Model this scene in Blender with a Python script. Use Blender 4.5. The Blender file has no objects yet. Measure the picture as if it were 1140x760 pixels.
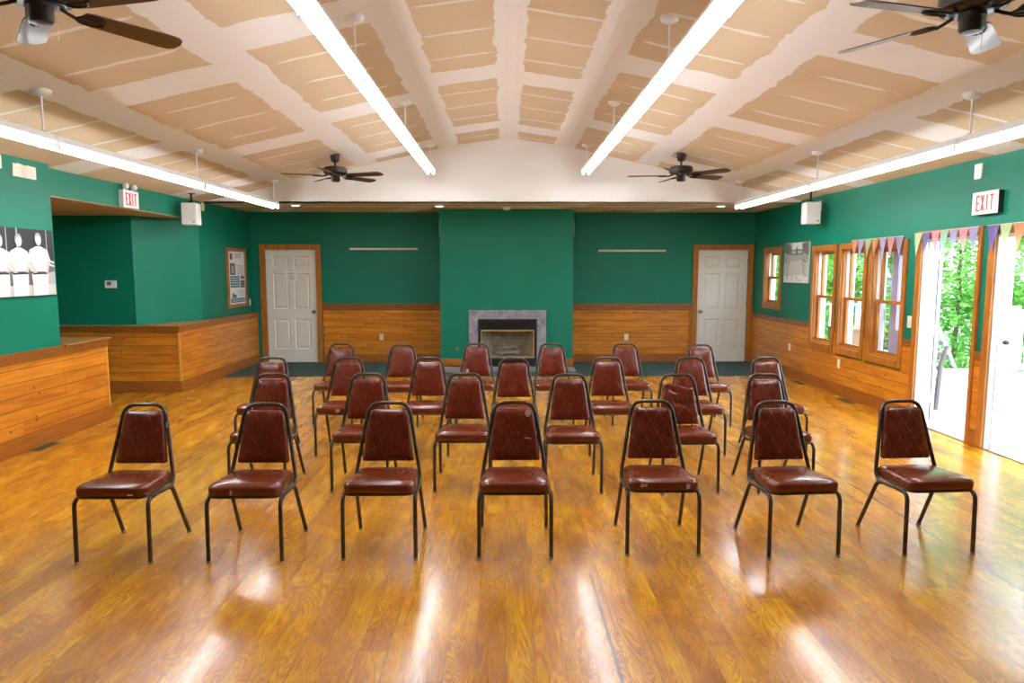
import bpy, bmesh, math, random
from mathutils import Vector, Matrix
R = math.radians
random.seed(7)
C = bpy.context.scene.collection

# ------------------------------------------------------------------ node helpers
class V:
    """a float socket with arithmetic"""
    def __init__(s, t, k): s.t = t; s.k = k
    def m(s, op, *a):
        n = s.t.nodes.new('ShaderNodeMath'); n.operation = op
        for i, v in enumerate((s,) + a):
            if isinstance(v, V): s.t.links.new(v.k, n.inputs[i])
            else: n.inputs[i].default_value = v
        return V(s.t, n.outputs[0])
    def __add__(s, o): return s.m('ADD', o)
    def __radd__(s, o): return s.m('ADD', o)
    def __sub__(s, o): return s.m('SUBTRACT', o)
    def __rsub__(s, o): return s.m('MULTIPLY', -1.0).m('ADD', o)
    def __mul__(s, o): return s.m('MULTIPLY', o)
    def __rmul__(s, o): return s.m('MULTIPLY', o)
    def __truediv__(s, o): return s.m('DIVIDE', o)
    def abs(s): return s.m('ABSOLUTE')
    def floor(s): return s.m('FLOOR')
    def fract(s): return s.m('FRACT')
    def lt(s, o): return s.m('LESS_THAN', o)
    def gt(s, o): return s.m('GREATER_THAN', o)
    def max(s, o): return s.m('MAXIMUM', o)
    def min(s, o): return s.m('MINIMUM', o)
    def sin(s): return s.m('SINE')
    def pow(s, o): return s.m('POWER', o)
    def step(s, a, b):      # smooth 0..1 between a and b
        n = s.t.nodes.new('ShaderNodeMapRange'); n.interpolation_type = 'SMOOTHSTEP'
        s.t.links.new(s.k, n.inputs[0]); n.inputs[1].default_value = a; n.inputs[2].default_value = b
        return V(s.t, n.outputs[0])

class Mat:
    def __init__(s, name, col=(.8, .8, .8), rough=.5, metal=0., spec=.5, coat=0., coat_rough=.1):
        s.mat = bpy.data.materials.new(name); s.mat.use_nodes = True
        s.t = s.mat.node_tree; s.b = s.t.nodes['Principled BSDF']
        s.b.inputs['Base Color'].default_value = (*col, 1); s.b.inputs['Roughness'].default_value = rough
        s.b.inputs['Metallic'].default_value = metal; s.b.inputs['Specular IOR Level'].default_value = spec
        s.b.inputs['Coat Weight'].default_value = coat; s.b.inputs['Coat Roughness'].default_value = coat_rough
        s.mat.diffuse_color = (*col, 1)
    def xyz(s):
        tc = s.t.nodes.new('ShaderNodeTexCoord'); sp = s.t.nodes.new('ShaderNodeSeparateXYZ')
        s.t.links.new(tc.outputs['Object'], sp.inputs[0])
        return [V(s.t, sp.outputs[i]) for i in range(3)]
    def vec(s, x, y, z=0.):
        n = s.t.nodes.new('ShaderNodeCombineXYZ')
        for i, v in enumerate((x, y, z)):
            if isinstance(v, V): s.t.links.new(v.k, n.inputs[i])
            else: n.inputs[i].default_value = v
        return n.outputs[0]
    def noise(s, vec, scale=5, detail=3, rough=.5, dist=0.):
        n = s.t.nodes.new('ShaderNodeTexNoise')
        if vec is not None: s.t.links.new(vec, n.inputs['Vector'])
        n.inputs['Scale'].default_value = scale; n.inputs['Detail'].default_value = detail
        n.inputs['Roughness'].default_value = rough; n.inputs['Distortion'].default_value = dist
        return V(s.t, n.outputs['Fac'])
    def white(s, a, b=0.):
        n = s.t.nodes.new('ShaderNodeTexWhiteNoise'); n.noise_dimensions = '2D'
        s.t.links.new(s.vec(a, b), n.inputs['Vector']); return V(s.t, n.outputs['Value'])
    def voro(s, vec, scale, feature='F1', rnd=1.):
        n = s.t.nodes.new('ShaderNodeTexVoronoi'); n.feature = feature
        s.t.links.new(vec, n.inputs['Vector']); n.inputs['Scale'].default_value = scale
        n.inputs['Randomness'].default_value = rnd
        return V(s.t, n.outputs['Distance']), n.outputs['Color']
    def ramp(s, fac, stops):
        n = s.t.nodes.new('ShaderNodeValToRGB'); cr = n.color_ramp
        while len(cr.elements) < len(stops): cr.elements.new(.5)
        for e, (p, c) in zip(cr.elements, stops): e.position = p; e.color = (*c, 1)
        s.t.links.new(fac.k, n.inputs[0]); return n.outputs[0]
    def mix(s, fac, a, b, mode='MIX'):
        n = s.t.nodes.new('ShaderNodeMix'); n.data_type = 'RGBA'; n.blend_type = mode
        for k, v in ((0, fac), (6, a), (7, b)):
            if isinstance(v, V): s.t.links.new(v.k, n.inputs[k])
            elif isinstance(v, tuple): n.inputs[k].default_value = (*v, 1)
            elif isinstance(v, (int, float)): n.inputs[k].default_value = v
            else: s.t.links.new(v, n.inputs[k])
        return n.outputs[2]
    def color(s, sock): s.t.links.new(sock, s.b.inputs['Base Color'])
    def rough(s, v): s.t.links.new(v.k, s.b.inputs['Roughness'])
    def bump(s, h, strength=.2, dist=.01):
        n = s.t.nodes.new('ShaderNodeBump'); n.inputs['Strength'].default_value = strength
        n.inputs['Distance'].default_value = dist
        s.t.links.new(h.k, n.inputs['Height']); s.t.links.new(n.outputs[0], s.b.inputs['Normal'])

M = {}
def plain(name, *a, **k): M[name] = Mat(name, *a, **k).mat

# ------------------------------------------------------------------ materials
def build_materials():
    # varnished pine floor, boards run along Y
    m = Mat('pine_floor', rough=.2, spec=.5, coat=.4, coat_rough=.12); x, y, z = m.xyz()
    W = .128
    px = x / W; pid = px.floor(); r1 = m.white(pid, 3.7)
    py = y / 3.1 + r1 * 7.3; yid = py.floor(); r2 = m.white(pid, yid); r3 = m.white(pid + 51.3, yid)
    fx = px.fract()
    big = m.noise(m.vec(x * 7.5 + r2 * 40., y * .75 + r2 * 13., r3 * 9.), 1.25, 2.5, .5, .8)
    rings = (big * 190.).sin() * .5 + .5
    fine = m.noise(m.vec(x * 75., y * 3., r2 * 5.), 2.0, 4, .65)
    blot = m.noise(m.vec(x * 5., y * 1.6, r2 * 7.), 1.6, 3, .6)
    g = rings * .24 + fine * .46 + blot * .62 + r2 * .16 - .24
    c = m.ramp(g, [(.20, (.98, .56, .016)), (.36, (.78, .36, .008)), (.54, (.52, .190, .006)), (.82, (.26, .075, .008))])
    patch = m.noise(m.vec(x * .9, y * .4, 0.), 1.1, 2)
    c = m.mix(patch.step(.45, .75) * .14, c, (.50, .29, .13))
    c = m.mix(r3 * .18, c, (.40, .16, .02))
    seam = (fx - .5).abs().gt(.487).max((py.fract() - .5).abs().gt(.4994))
    gap = (x - 2.69).abs().lt(.006).max((x + (y * 2.).sin() * .004 - .47).abs().lt(.007) * (y.lt(3.6)))
    c = m.mix(seam * .6, c, (.10, .045, .012)); c = m.mix(gap * .8, c, (.09, .07, .05))
    m.color(c)
    wear = m.noise(m.vec(x * 3., y * .8, 0.), 1.6, 3)
    m.rough(wear * .16 + fine * .10 + .14)
    m.bump(seam * -1. + fine * .35 + rings * .12 + m.noise(m.vec(x * 2.2, y * .35, 0.), 3., 1) * 1.2, .16, .004)
    M['floor'] = m.mat

    # knotty pine tongue-and-groove boards
    def knotty(name, dark):
        m = Mat(name, rough=.32, spec=.4, coat=.15); x, y, z = m.xyz()
        a = x + y * 1.003; H = .122
        pz = (z - .15) / H; bid = pz.floor(); f = pz.fract(); r = m.white(bid, 1.3)
        seg = (a / 2.1 + r * 5.).floor(); r2 = m.white(bid, seg)
        gr = m.noise(m.vec(a * 1.1 + r2 * 30., z * 11. + r * 9., 0.), 1.5, 3, .5, .6)
        c = m.ramp(gr + r2 * .2 - .1, [(.2, (.80, .32, .028)), (.5, (.62, .215, .019)), (.8, (.40, .12, .012))])
        d, _ = m.voro(m.vec(a * 5.2 + r2 * 3., z / H * .95, 0.), 1.2, 'F1', .95)
        kn = m.noise(m.vec(a * 5., z * 5., 2.), 1.1, 1)
        knot = (1. - d.step(.05, .16)) * kn.step(.36, .5)
        c = m.mix(knot * .85, c, (.085, .025, .008))
        groove = (f - .5).abs().step(.452, .488)
        c = m.mix(groove * .75, c, (.16, .05, .01))
        if dark: c = m.mix(.3, c, (.30, .09, .015))
        m.color(c); m.bump(groove * -1. + gr * .12, .5, .006); M[name] = m.mat
    knotty('knotty_pine', False)
    def wood(name, c0, c1, rough=.35, axis=0):
        m = Mat(name, rough=rough, spec=.4, coat=.1); x, y, z = m.xyz()
        v = [m.vec(x * 14, y * 14, z * 1.4), m.vec((x + y) * 1.4, z * 26., 0.)][axis]
        gr = m.noise(v, 2.2, 3, .6, .5)
        c = m.ramp(gr, [(.3, c0), (.72, c1)])
        d, _ = m.voro(m.vec(x + y * 1.01, z, 0.), 5.5)
        kn = (1. - d.step(.05, .16)) * m.noise(m.vec(x * 3., y * 3., z * 3.), 2., 0).step(.5, .6)
        c = m.mix(kn * .6, c, (.12, .035, .008)); m.color(c); M[name] = m.mat
    wood('casing_pine', (.52, .205, .028), (.34, .105, .014))
    wood('cap_pine', (.34, .125, .02), (.20, .062, .012), axis=1)
    wood('base_pine', (.44, .15, .02), (.27, .078, .012), axis=1)
    wood('corner_pine', (.78, .42, .08), (.62, .30, .05))
    wood('ledge_pine', (.42, .22, .06), (.30, .14, .035), axis=1)
    wood('weathered_wood', (.20, .14, .12), (.12, .085, .08), .7)
    wood('box_wood', (.34, .19, .10), (.22, .12, .06), .7)
    # green wall paint
    m = Mat('green_paint', rough=.48, spec=.35); x, y, z = m.xyz()
    n = m.noise(m.vec(x, y, z), 1.3, 3); n2 = m.noise(m.vec(x, y, z), 90., 2)
    m.color(m.ramp(n, [(.3, (.0015, .178, .108)), (.7, (.003, .205, .128))])); m.bump(n2, .08, .003); M['green'] = m.mat
    # unfinished drywall with joint compound bands
    m = Mat('drywall_ceiling', rough=.85, spec=.2); x, y, z = m.xyz()
    n = m.noise(m.vec(x, y, 0.), 2.6, 4, .6); nn = (n - .5) * .22
    n3 = m.noise(m.vec(x * 1.3, y, 3.), 7., 3, .6); nb = (n3 - .5) * .10
    xs = x - .055 + nn * .55 + nb * .6
    band = xs.abs().lt(.135)
    for c0 in (-.88, -2.08, -3.28, .83, 2.03, 3.23):
        band = band.max((xs - c0).abs().lt(.150))
    # column offsets for the cross joints
    off = None
    cols = [(-9, -3.28, 2.26), (-3.28, -2.08, .62), (-2.08, -.88, .05), (-.88, 0, 2.01), (0, .83, 2.25), (.83, 2.03, 1.28), (2.03, 3.23, 2.35), (3.23, 9, 1.18)]
    xo = x - .055
    for a, b, o in cols:
        t = xo.gt(a) * xo.m('LESS_THAN', b) * o
        off = t if off is None else off + t
    yy = (y - off) / 2.44
    fr = (yy + .5).fract() - .5
    cross = (fr * 2.44 + nn * .5 + nb * .5).abs().lt(.235)
    # fastener streaks
    st = ((y - off) / .61 + .5 + (n - .5) * .12)
    sf = (st.fract() - .5).abs()
    cx = None
    for a, b, o in cols:
        ce = (max(a, -4.2) + min(b, 4.2)) / 2
        t = xo.gt(a) * xo.m('LESS_THAN', b) * ce
        cx = t if cx is None else cx + t
    dx = (xo - cx).abs(); rs = m.white(st.floor(), cx)
    streak = sf.lt((.36 - dx + (rs - .5) * .18).max(0.).min(.10) * .36 + (n3 - .5) * .05) * dx.lt(.40)
    mask = band.max(cross).max(streak * .85)
    stain = m.noise(m.vec(x, y, 1.), .8, 2)
    board = m.ramp(stain, [(.3, (.62, .49, .325)), (.7, (.70, .57, .40))])
    comp = m.mix(n3 * .7, (.81, .785, .765), (.875, .87, .88))
    m.color(m.mix(mask, board, comp)); m.bump(mask + n3 * .2, .12, .004); M['drywall'] = m.mat
    m = Mat('drywall_soffit', rough=.85, spec=.2); x, y, z = m.xyz()
    n = m.noise(m.vec(x * 1.4, y, 0.), 5., 4); b = (((x * .5 + y * .25 + .2) / 1.1 + (n - .5) * .08).fract()).lt(.22)
    m.color(m.mix(b.max((y - 11.1 + (n - .5) * .1).abs().lt(.10)), (.60, .49, .32), (.78, .72, .64))); M['soffit'] = m.mat
    m = Mat('alcove_drywall', (.52, .38, .26), .85); M['alcove_soffit'] = m.mat
    m = Mat('gable_compound', rough=.8, spec=.2); x, y, z = m.xyz()
    n = m.noise(m.vec(x * .6, 0., z * 1.4), 1.7, 3)
    m.color(m.ramp(n, [(.3, (.78, .76, .74)), (.7, (.84, .83, .82))])); M['gable'] = m.mat
    m = Mat('carpet', rough=.95, spec=.1); x, y, z = m.xyz()
    n = m.noise(m.vec(x, y, 0.), 160., 2); n2 = m.noise(m.vec(x, y, 0.), 1.5, 2)
    m.color(m.mix(n * .5 + n2 * .4, (.045, .085, .080), (.095, .155, .150))); m.bump(n, .5, .01); M['carpet'] = m.mat
    m = Mat('granite', rough=.3, spec=.5); x, y, z = m.xyz()
    n = m.noise(m.vec(x, y, z), 9., 5, .65); n2 = m.noise(m.vec(x, y, z), 45., 2)
    t1 = ((x / .30).fract() - .5).abs().gt(.494).max(((z + .02) / .30).fract().lt(.012))
    c = m.ramp(n * .7 + n2 * .3, [(.3, (.12, .11, .15)), (.48, (.27, .27, .31)), (.68, (.42, .43, .46))])
    m.color(m.mix(t1 * .5, c, (.2, .2, .2))); M['granite'] = m.mat
    m = Mat('firebrick', rough=.9); x, y, z = m.xyz()
    rz = (z / .065); off = rz.floor() * .5; bx = (x / .2 + off).fract()
    mort = rz.fract().lt(.1).max(bx.lt(.04)); n = m.noise(m.vec(x, y, z), 8., 3)
    m.color(m.mix(mort * .5, m.ramp(n, [(.3, (.26, .22, .17)), (.7, (.45, .39, .31))]), (.15, .13, .11))); M['firebrick'] = m.mat
    # red vinyl
    def vinyl(name, quilt):
        m = Mat(name, rough=.3, spec=.5, coat=.25, coat_rough=.15); x, y, z = m.xyz()
        n = m.noise(m.vec(x, y, z), 6., 4, .6); n2 = m.noise(m.vec(x, y, z), 140., 2)
        if quilt == 0: c = m.ramp(n, [(.3, (.125, .0170, .0045)), (.7, (.20, .034, .008))])
        else: c = m.ramp(n, [(.3, (.100, .0100, .0035)), (.7, (.165, .022, .006))])
        a = ((x / .085 + z / .155)); b = ((x / .085 - z / .155))
        w = m.noise(m.vec(x, y, z), 22., 2)
        la = ((a + (w - .5) * .12).fract() - .5).abs(); lb = ((b + (w - .5) * .12).fract() - .5).abs()
        ln = (la.lt(.013)).max(lb.lt(.010))
        scr = m.noise(m.vec(x, y, z), 30., 4, .7).step(.55, .8)
        if quilt == 2:
            c = m.mix(ln * w.step(.40, .60) * .5, c, (.62, .38, .32))
        elif quilt == 1:
            c = m.mix(ln * w.step(.45, .62) * .32, c, (.55, .28, .20))
        c = m.mix(scr * (.08 if quilt else 0.), c, (.48, .16, .09))
        m.color(c); m.rough(n * .2 + .16)
        h = n2 * .25
        if quilt: h = h - (la.lt(.05)).max(lb.lt(.05)) * .8
        m.bump(h, .2, .004); M[name] = m.mat
    vinyl('vinyl_worn', 2); vinyl('vinyl_faint', 1); vinyl('vinyl_seat', 0)
    m = Mat('chair_tube', rough=.32, metal=.55, spec=.5); x, y, z = m.xyz()
    n = m.noise(m.vec(x, y, z), 25., 3)
    m.color(m.ramp(n, [(.4, (.060, .046, .036)), (.75, (.12, .095, .075))])); M['chair_tube'] = m.mat
    plain('foam', (.72, .55, .28), .9); plain('scuff', (.78, .66, .60), .7); plain('tape', (.75, .75, .72), .5)
    plain('tear_red', (.40, .012, .03), .6); plain('glide', (.5, .5, .5), .35, .7)
    plain('white_paint', (.80, .80, .77), .4); plain('door_white', (.78, .78, .72), .38)
    plain('fixture_white', (.86, .86, .88), .35); plain('white_plastic', (.82, .82, .80), .35)
    plain('ivory', (.80, .74, .55), .4); plain('brushed_metal', (.55, .53, .50), .3, .9)
    plain('dark_metal', (.035, .028, .024), .35, .6); plain('black', (.012, .012, .014), .4)
    plain('knob', (.42, .40, .36), .25, .9); plain('brass', (.72, .52, .24), .28, .9)
    plain('hinge', (.62, .68, .72), .35, .5); plain('strip_metal', (.62, .54, .40), .4, .4)
    plain('rust', (.42, .13, .03), .7); plain('vent_metal', (.20, .17, .08), .5, .5)
    m = Mat('lit_lens', (.9, .9, .9)); m.b.inputs['Emission Color'].default_value = (1, .96, .88, 1); m.b.inputs['Emission Strength'].default_value = 2.5; M['lit_lens'] = m.mat
    plain('exit_white', (.88, .87, .90), .35); plain('exit_red', (.78, .05, .03), .5); plain('lamp_head', (.70, .76, .74), .2)
    plain('paper', (.86, .86, .88), .8); plain('ink', (.25, .25, .33), .8); plain('patch', (.86, .84, .74), .8)
    plain('ph_white', (.80, .80, .80), .5); plain('ph_grey', (.42, .42, .42), .5); plain('ph_mid', (.16, .16, .16), .5); plain('ph_dark', (.03, .03, .035), .5)
    plain('ph_pale', (.58, .58, .52), .5); plain('ph_olive', (.16, .17, .13), .5)
    plain('po_teal', (.05, .20, .24), .6); plain('po_brown', (.18, .12, .11), .6)
    plain('mauve', (.42, .33, .45), .5); plain('threshold', (.35, .33, .32), .4, .5)
    plain('ash', (.35, .33, .30), .9); plain('logs', (.30, .26, .22), .9)
    m = Mat('fan_blade', rough=.42, spec=.5, coat=.1); x, y, z = m.xyz()
    n = m.noise(m.vec(x * 3., y * 30., 0.), 2., 3); m.color(m.ramp(n, [(.3, (.060, .028, .014)), (.7, (.10, .048, .024))])); M['fan_blade'] = m.mat
    for nm, c in dict(flag_green=(.66, .83, .55), flag_orange=(.86, .52, .30), flag_lilac=(.60, .58, .80), flag_pink=(.85, .52, .56), flag_violet=(.36, .30, .62), flag_mint=(.50, .76, .60), flag_lime=(.74, .86, .56)).items():
        m = Mat(nm, c, .8); t = m.t
        tr = t.nodes.new('ShaderNodeBsdfTranslucent'); tr.inputs[0].default_value = (*c, 1)
        mx = t.nodes.new('ShaderNodeMixShader'); mx.inputs[0].default_value = .35
        t.links.new(m.b.outputs[0], mx.inputs[1]); t.links.new(tr.outputs[0], mx.inputs[2])
        t.links.new(mx.outputs[0], t.nodes['Material Output'].inputs[0]); M[nm] = m.mat
    # leaves
    for i, (a, b) in enumerate([((.16, .42, .06), (.34, .62, .14)), ((.10, .34, .07), (.26, .56, .16)), ((.22, .46, .10), (.46, .68, .22))]):
        m = Mat('leaf_%d' % i, a, .55); t = m.t; x, y, z = m.xyz()
        n = m.noise(m.vec(x, y, z), 2.2, 2); c = m.ramp(n, [(.35, a), (.65, b)]); m.color(c)
        tr = t.nodes.new('ShaderNodeBsdfTranslucent'); t.links.new(c, tr.inputs[0])
        mx = t.nodes.new('ShaderNodeMixShader'); mx.inputs[0].default_value = .4
        t.links.new(m.b.outputs[0], mx.inputs[1]); t.links.new(tr.outputs[0], mx.inputs[2])
        t.links.new(mx.outputs[0], t.nodes['Material Output'].inputs[0]); M['leaf%d' % i] = m.mat
    plain('lilac_paint', (.42, .42, .50), .5)
    plain('bark', (.16, .11, .08), .9)
    m = Mat('ground', rough=.95); x, y, z = m.xyz(); n = m.noise(m.vec(x, y, 0.), 1.5, 5)
    m.color(m.ramp(n, [(.3, (.07, .20, .04)), (.7, (.16, .32, .08))])); M['ground'] = m.mat
    m = Mat('deck_boards', rough=.7); x, y, z = m.xyz()
    px = x / .14; r = m.white(px.floor(), 0.); s = (px.fract() - .5).abs().gt(.465)
    n = m.noise(m.vec(x * 8., y * 1.2, r * 9.), 2., 3)
    m.color(m.mix(s * .9, m.ramp(n * .6 + r * .3, [(.2, (.34, .34, .345)), (.8, (.26, .26, .265))]), (.05, .05, .06))); M['deck'] = m.mat
    # glass: clear pane with fresnel reflection
    m = Mat('pane_glass'); t = m.t; t.nodes.remove(m.b)
    tr = t.nodes.new('ShaderNodeBsdfTransparent'); tr.inputs[0].default_value = (.95, .97, .97, 1)
    gl = t.nodes.new('ShaderNodeBsdfGlossy'); gl.inputs['Roughness'].default_value = .02
    lw = t.nodes.new('ShaderNodeLayerWeight'); lw.inputs[0].default_value = .5
    fr = (V(t, lw.outputs['Facing']).pow(4.)) * .35 + .04
    mx = t.nodes.new('ShaderNodeMixShader')
    t.links.new(fr.k, mx.inputs[0]); t.links.new(tr.outputs[0], mx.inputs[1]); t.links.new(gl.outputs[0], mx.inputs[2])
    t.links.new(mx.outputs[0], t.nodes['Material Output'].inputs[0]); M['glass'] = m.mat
    m = Mat('lamp_tube', (.9, .9, .9)); m.b.inputs['Emission Color'].default_value = (.95, .97, 1, 1)
    m.b.inputs['Emission Strength'].default_value = TUBE; M['tube'] = m.mat

TUBE = 17.5
build_materials()

# ------------------------------------------------------------------ mesh helpers
class MB:
    def __init__(s): s.bm = bmesh.new(); s.mats = []
    def mi(s, m):
        if m not in s.mats: s.mats.append(m)
        return s.mats.index(m)
    def quad(s, pts, m):
        vs = [s.bm.verts.new(p) for p in pts]; f = s.bm.faces.new(vs); f.material_index = s.mi(m); return f
    def box(s, a, b, m, bev=0., faces=None):
        x0, x1 = sorted((a[0], b[0])); y0, y1 = sorted((a[1], b[1])); z0, z1 = sorted((a[2], b[2]))
        vs = [s.bm.verts.new(p) for p in ((x0,y0,z0),(x1,y0,z0),(x1,y1,z0),(x0,y1,z0),(x0,y0,z1),(x1,y0,z1),(x1,y1,z1),(x0,y1,z1))]
        fs = []
        for q in ((3,2,1,0),(4,5,6,7),(0,1,5,4),(1,2,6,5),(2,3,7,6),(3,0,4,7)):
            f = s.bm.faces.new([vs[i] for i in q]); f.material_index = s.mi(m); fs.append(f)
        if bev > 0:
            es = list({e for f in fs for e in f.edges})
            r = bmesh.ops.bevel(s.bm, geom=es, offset=bev, segments=2, profile=.6, affect='EDGES')
            for f in r['faces']: f.material_index = s.mi(m)
        return s
    def prism(s, poly, h, m, ax=2):
        """closed polygon in the two other axes, extruded h=(lo,hi) along ax"""
        def P(u, v, w): return {0: (w, u, v), 1: (u, w, v), 2: (u, v, w)}[ax]
        lo = [s.bm.verts.new(P(u, v, h[0])) for u, v in poly]; hi = [s.bm.verts.new(P(u, v, h[1])) for u, v in poly]
        k = s.mi(m); n = len(poly); fs = [s.bm.faces.new(lo[::-1]), s.bm.faces.new(hi)]
        for i in range(n): fs.append(s.bm.faces.new([lo[i], lo[(i+1) % n], hi[(i+1) % n], hi[i]]))
        for f in fs: f.material_index = k
        return s
    def tube(s, pts, r, m, n=10, caps=True, squash=None):
        pts = [Vector(p) for p in pts]; rings = []
        t0 = (pts[1] - pts[0]).normalized()
        up = Vector((0, 0, 1)) if abs(t0.z) < .9 else Vector((1, 0, 0))
        nrm = (up - t0 * up.dot(t0)).normalized()
        for i, p in enumerate(pts):
            if i == 0: t = t0
            elif i == len(pts) - 1: t = (pts[i] - pts[i-1]).normalized()
            else: t = ((pts[i] - pts[i-1]).normalized() + (pts[i+1] - pts[i]).normalized()).normalized()
            nrm = (nrm - t * nrm.dot(t)).normalized(); bn = t.cross(nrm)
            rr = r[i] if isinstance(r, (list, tuple)) else r
            rings.append([s.bm.verts.new(p + (nrm * math.cos(2*math.pi*k/n) + bn * math.sin(2*math.pi*k/n)) * rr) for k in range(n)])
        mi = s.mi(m)
        for a, b in zip(rings, rings[1:]):
            for k in range(n):
                f = s.bm.faces.new([a[k], a[(k+1) % n], b[(k+1) % n], b[k]]); f.material_index = mi
        if caps:
            s.bm.faces.new(rings[0][::-1]).material_index = mi; s.bm.faces.new(rings[-1]).material_index = mi
        return s
    def lathe(s, prof, m, c=(0, 0, 0), n=24, axis='Z'):
        rings = []
        def T(x, y, z):
            if axis == 'Z': return (c[0]+x, c[1]+y, c[2]+z)
            if axis == 'Y': return (c[0]+x, c[1]+z, c[2]+y)
            return (c[0]+z, c[1]+x, c[2]+y)
        for r, z in prof: rings.append([s.bm.verts.new(T(r*math.cos(2*math.pi*k/n), r*math.sin(2*math.pi*k/n), z)) for k in range(n)])
        mi = s.mi(m)
        for a, b in zip(rings, rings[1:]):
            for k in range(n): s.bm.faces.new([a[k], a[(k+1) % n], b[(k+1) % n], b[k]]).material_index = mi
        s.bm.faces.new(rings[0][::-1]).material_index = mi; s.bm.faces.new(rings[-1]).material_index = mi
        return s
    def loft(s, rings, m):
        """rings: list of lists of points, closed loops; first and last capped"""
        rs = [[s.bm.verts.new(p) for p in r] for r in rings]; mi = s.mi(m); n = len(rs[0])
        for a, b in zip(rs, rs[1:]):
            for k in range(n): s.bm.faces.new([a[k], a[(k+1) % n], b[(k+1) % n], b[k]]).material_index = mi
        s.bm.faces.new(rs[0][::-1]).material_index = mi; s.bm.faces.new(rs[-1]).material_index = mi
        return s
    def build(s, name, parent=None, smooth=False, loc=None, kind=None):
        me = bpy.data.meshes.new(name); bmesh.ops.recalc_face_normals(s.bm, faces=s.bm.faces)
        s.bm.to_mesh(me); s.bm.free()
        for m in s.mats: me.materials.append(M[m])
        if smooth:
            for p in me.polygons: p.use_smooth = True
            try: me.set_sharp_from_angle(angle=R(42))
            except Exception: pass
        o = bpy.data.objects.new(name, me); C.objects.link(o)
        if parent: o.parent = parent
        if loc: o.location = loc
        if kind: o['kind'] = kind
        return o

def tag(o, label, cat, group=None, kind=None):
    o['label'] = label; o['category'] = cat
    if group: o['group'] = group
    if kind: o['kind'] = kind
    return o
def thing(name, label, cat, loc=(0, 0, 0), rz=0., group=None):
    o = bpy.data.objects.new(name, None); C.objects.link(o); o.location = loc; o.rotation_euler = (0, 0, rz)
    o.empty_display_size = .1
    return tag(o, label, cat, group)
def struct(name, loc=(0, 0, 0)):
    o = bpy.data.objects.new(name, None); C.objects.link(o); o.location = loc; o['kind'] = 'structure'; o.empty_display_size = .1; return o
KIDS = {}
def dup(root, loc, rz, label):
    def cp(o, parent):
        c = o.copy(); C.objects.link(c)
        if parent: c.parent = parent
        for ch in [k for k in bpy.data.objects if k.parent == o and k.name in C.objects]: cp(ch, c)
        return c
    c = cp(root, None); c.location = loc; c.rotation_euler = (0, 0, rz)
    if label: c['label'] = label
    return c
def fillet(pts, rad, n=6):
    pts = [Vector(p) for p in pts]; out = [pts[0]]
    for i in range(1, len(pts) - 1):
        a, b, c = pts[i-1], pts[i], pts[i+1]; r = rad[i] if isinstance(rad, (list, tuple)) else rad
        u = (a - b); v = (c - b); d = min(r, u.length * .49, v.length * .49)
        p, q = b + u.normalized() * d, b + v.normalized() * d
        for k in range(n + 1):
            t = k / n; out.append(p * (1-t)**2 + b * 2*t*(1-t) + q * t*t)
    out.append(pts[-1]); return out
def rects(u0, u1, v0, v1, holes):
    """split a rectangle around holes -> list of rectangles"""
    us = sorted({u0, u1, *[max(u0, min(u1, h[i])) for h in holes for i in (0, 1)]})
    vs = sorted({v0, v1, *[max(v0, min(v1, h[i])) for h in holes for i in (2, 3)]})
    out = []
    for a, b in zip(us, us[1:]):
        run = None
        for c, d in zip(vs, vs[1:]):
            mu, mv = (a+b)/2, (c+d)/2
            if any(h[0] < mu < h[1] and h[2] < mv < h[3] for h in holes):
                if run: out.append((a, b, *run)); run = None
            else: run = (run[0], d) if run else (c, d)
        if run: out.append((a, b, *run))
    return out

# ------------------------------------------------------------------ room constants
XR, XL, YB, YG, YF = 4.45, -4.42, 12.22, 10.35, -2.6
ZS = 2.67
XC = .055
def zc(x):
    d = abs(x - XC); return 3.60 - .14 * min(d, .82) - .222 * max(0, d - .82)

# floor
b = MB(); b.box((-7.0, YF - .1, -.1), (XR + .15, YB + .1, 0), 'floor'); fl = b.build('floor', kind='structure')
# carpet strip in front of the back wall
b = MB()
for (x0, x1, y0, y1) in ((-4.385, XR - .004, 10.57, 10.98), (-4.385, -1.11, 10.98, YB - .02), (1.17, XR - .004, 10.98, YB - .02)):
    b.box((x0, y0, .001), (x1, y1, .009), 'carpet')
tag(b.build('carpet'), 'dark teal grey carpet strip along the back wall beneath the doors', 'carpet')

# ceiling vault
px_ = [-4.62, XC - .92, XC - .85, XC - .78, XC - .70, XC - .05, XC + .05, XC + .70, XC + .78, XC + .85, XC + .92, 4.62]
prof = [(x, zc(x)) for x in px_] + [(x, zc(x) + .12) for x in px_[::-1]]
b = MB(); b.prism(prof, (YF - .1, YG + .15), 'drywall', ax=1); b.build('ceiling', kind='structure')
b = MB(); b.box((-4.498, YG + .001, ZS - .003), (4.448, YB - .002, ZS - .0005), 'soffit'); b.box((-4.62, YG + .0205, ZS), (4.62, YB + .15, ZS + .1), 'soffit'); b.build('ceiling', kind='structure')
b = MB(); b.box((-7.0, 6.805, 2.38), (-4.501, 10.198, 2.390), 'alcove_soffit'); b.build('ceiling', kind='structure')
# gable
b = MB(); b.prism([(-4.6, ZS), (4.6, ZS), (4.6, zc(4.6) + .01), (XC + .82, zc(XC + .82) + .01), (XC, zc(XC) + .01), (XC - .82, zc(XC - .82) + .01), (-4.6, zc(-4.6) + .01)], (YG, YG + .02), 'gable', ax=1)
b.build('wall_gable', kind='structure')

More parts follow.
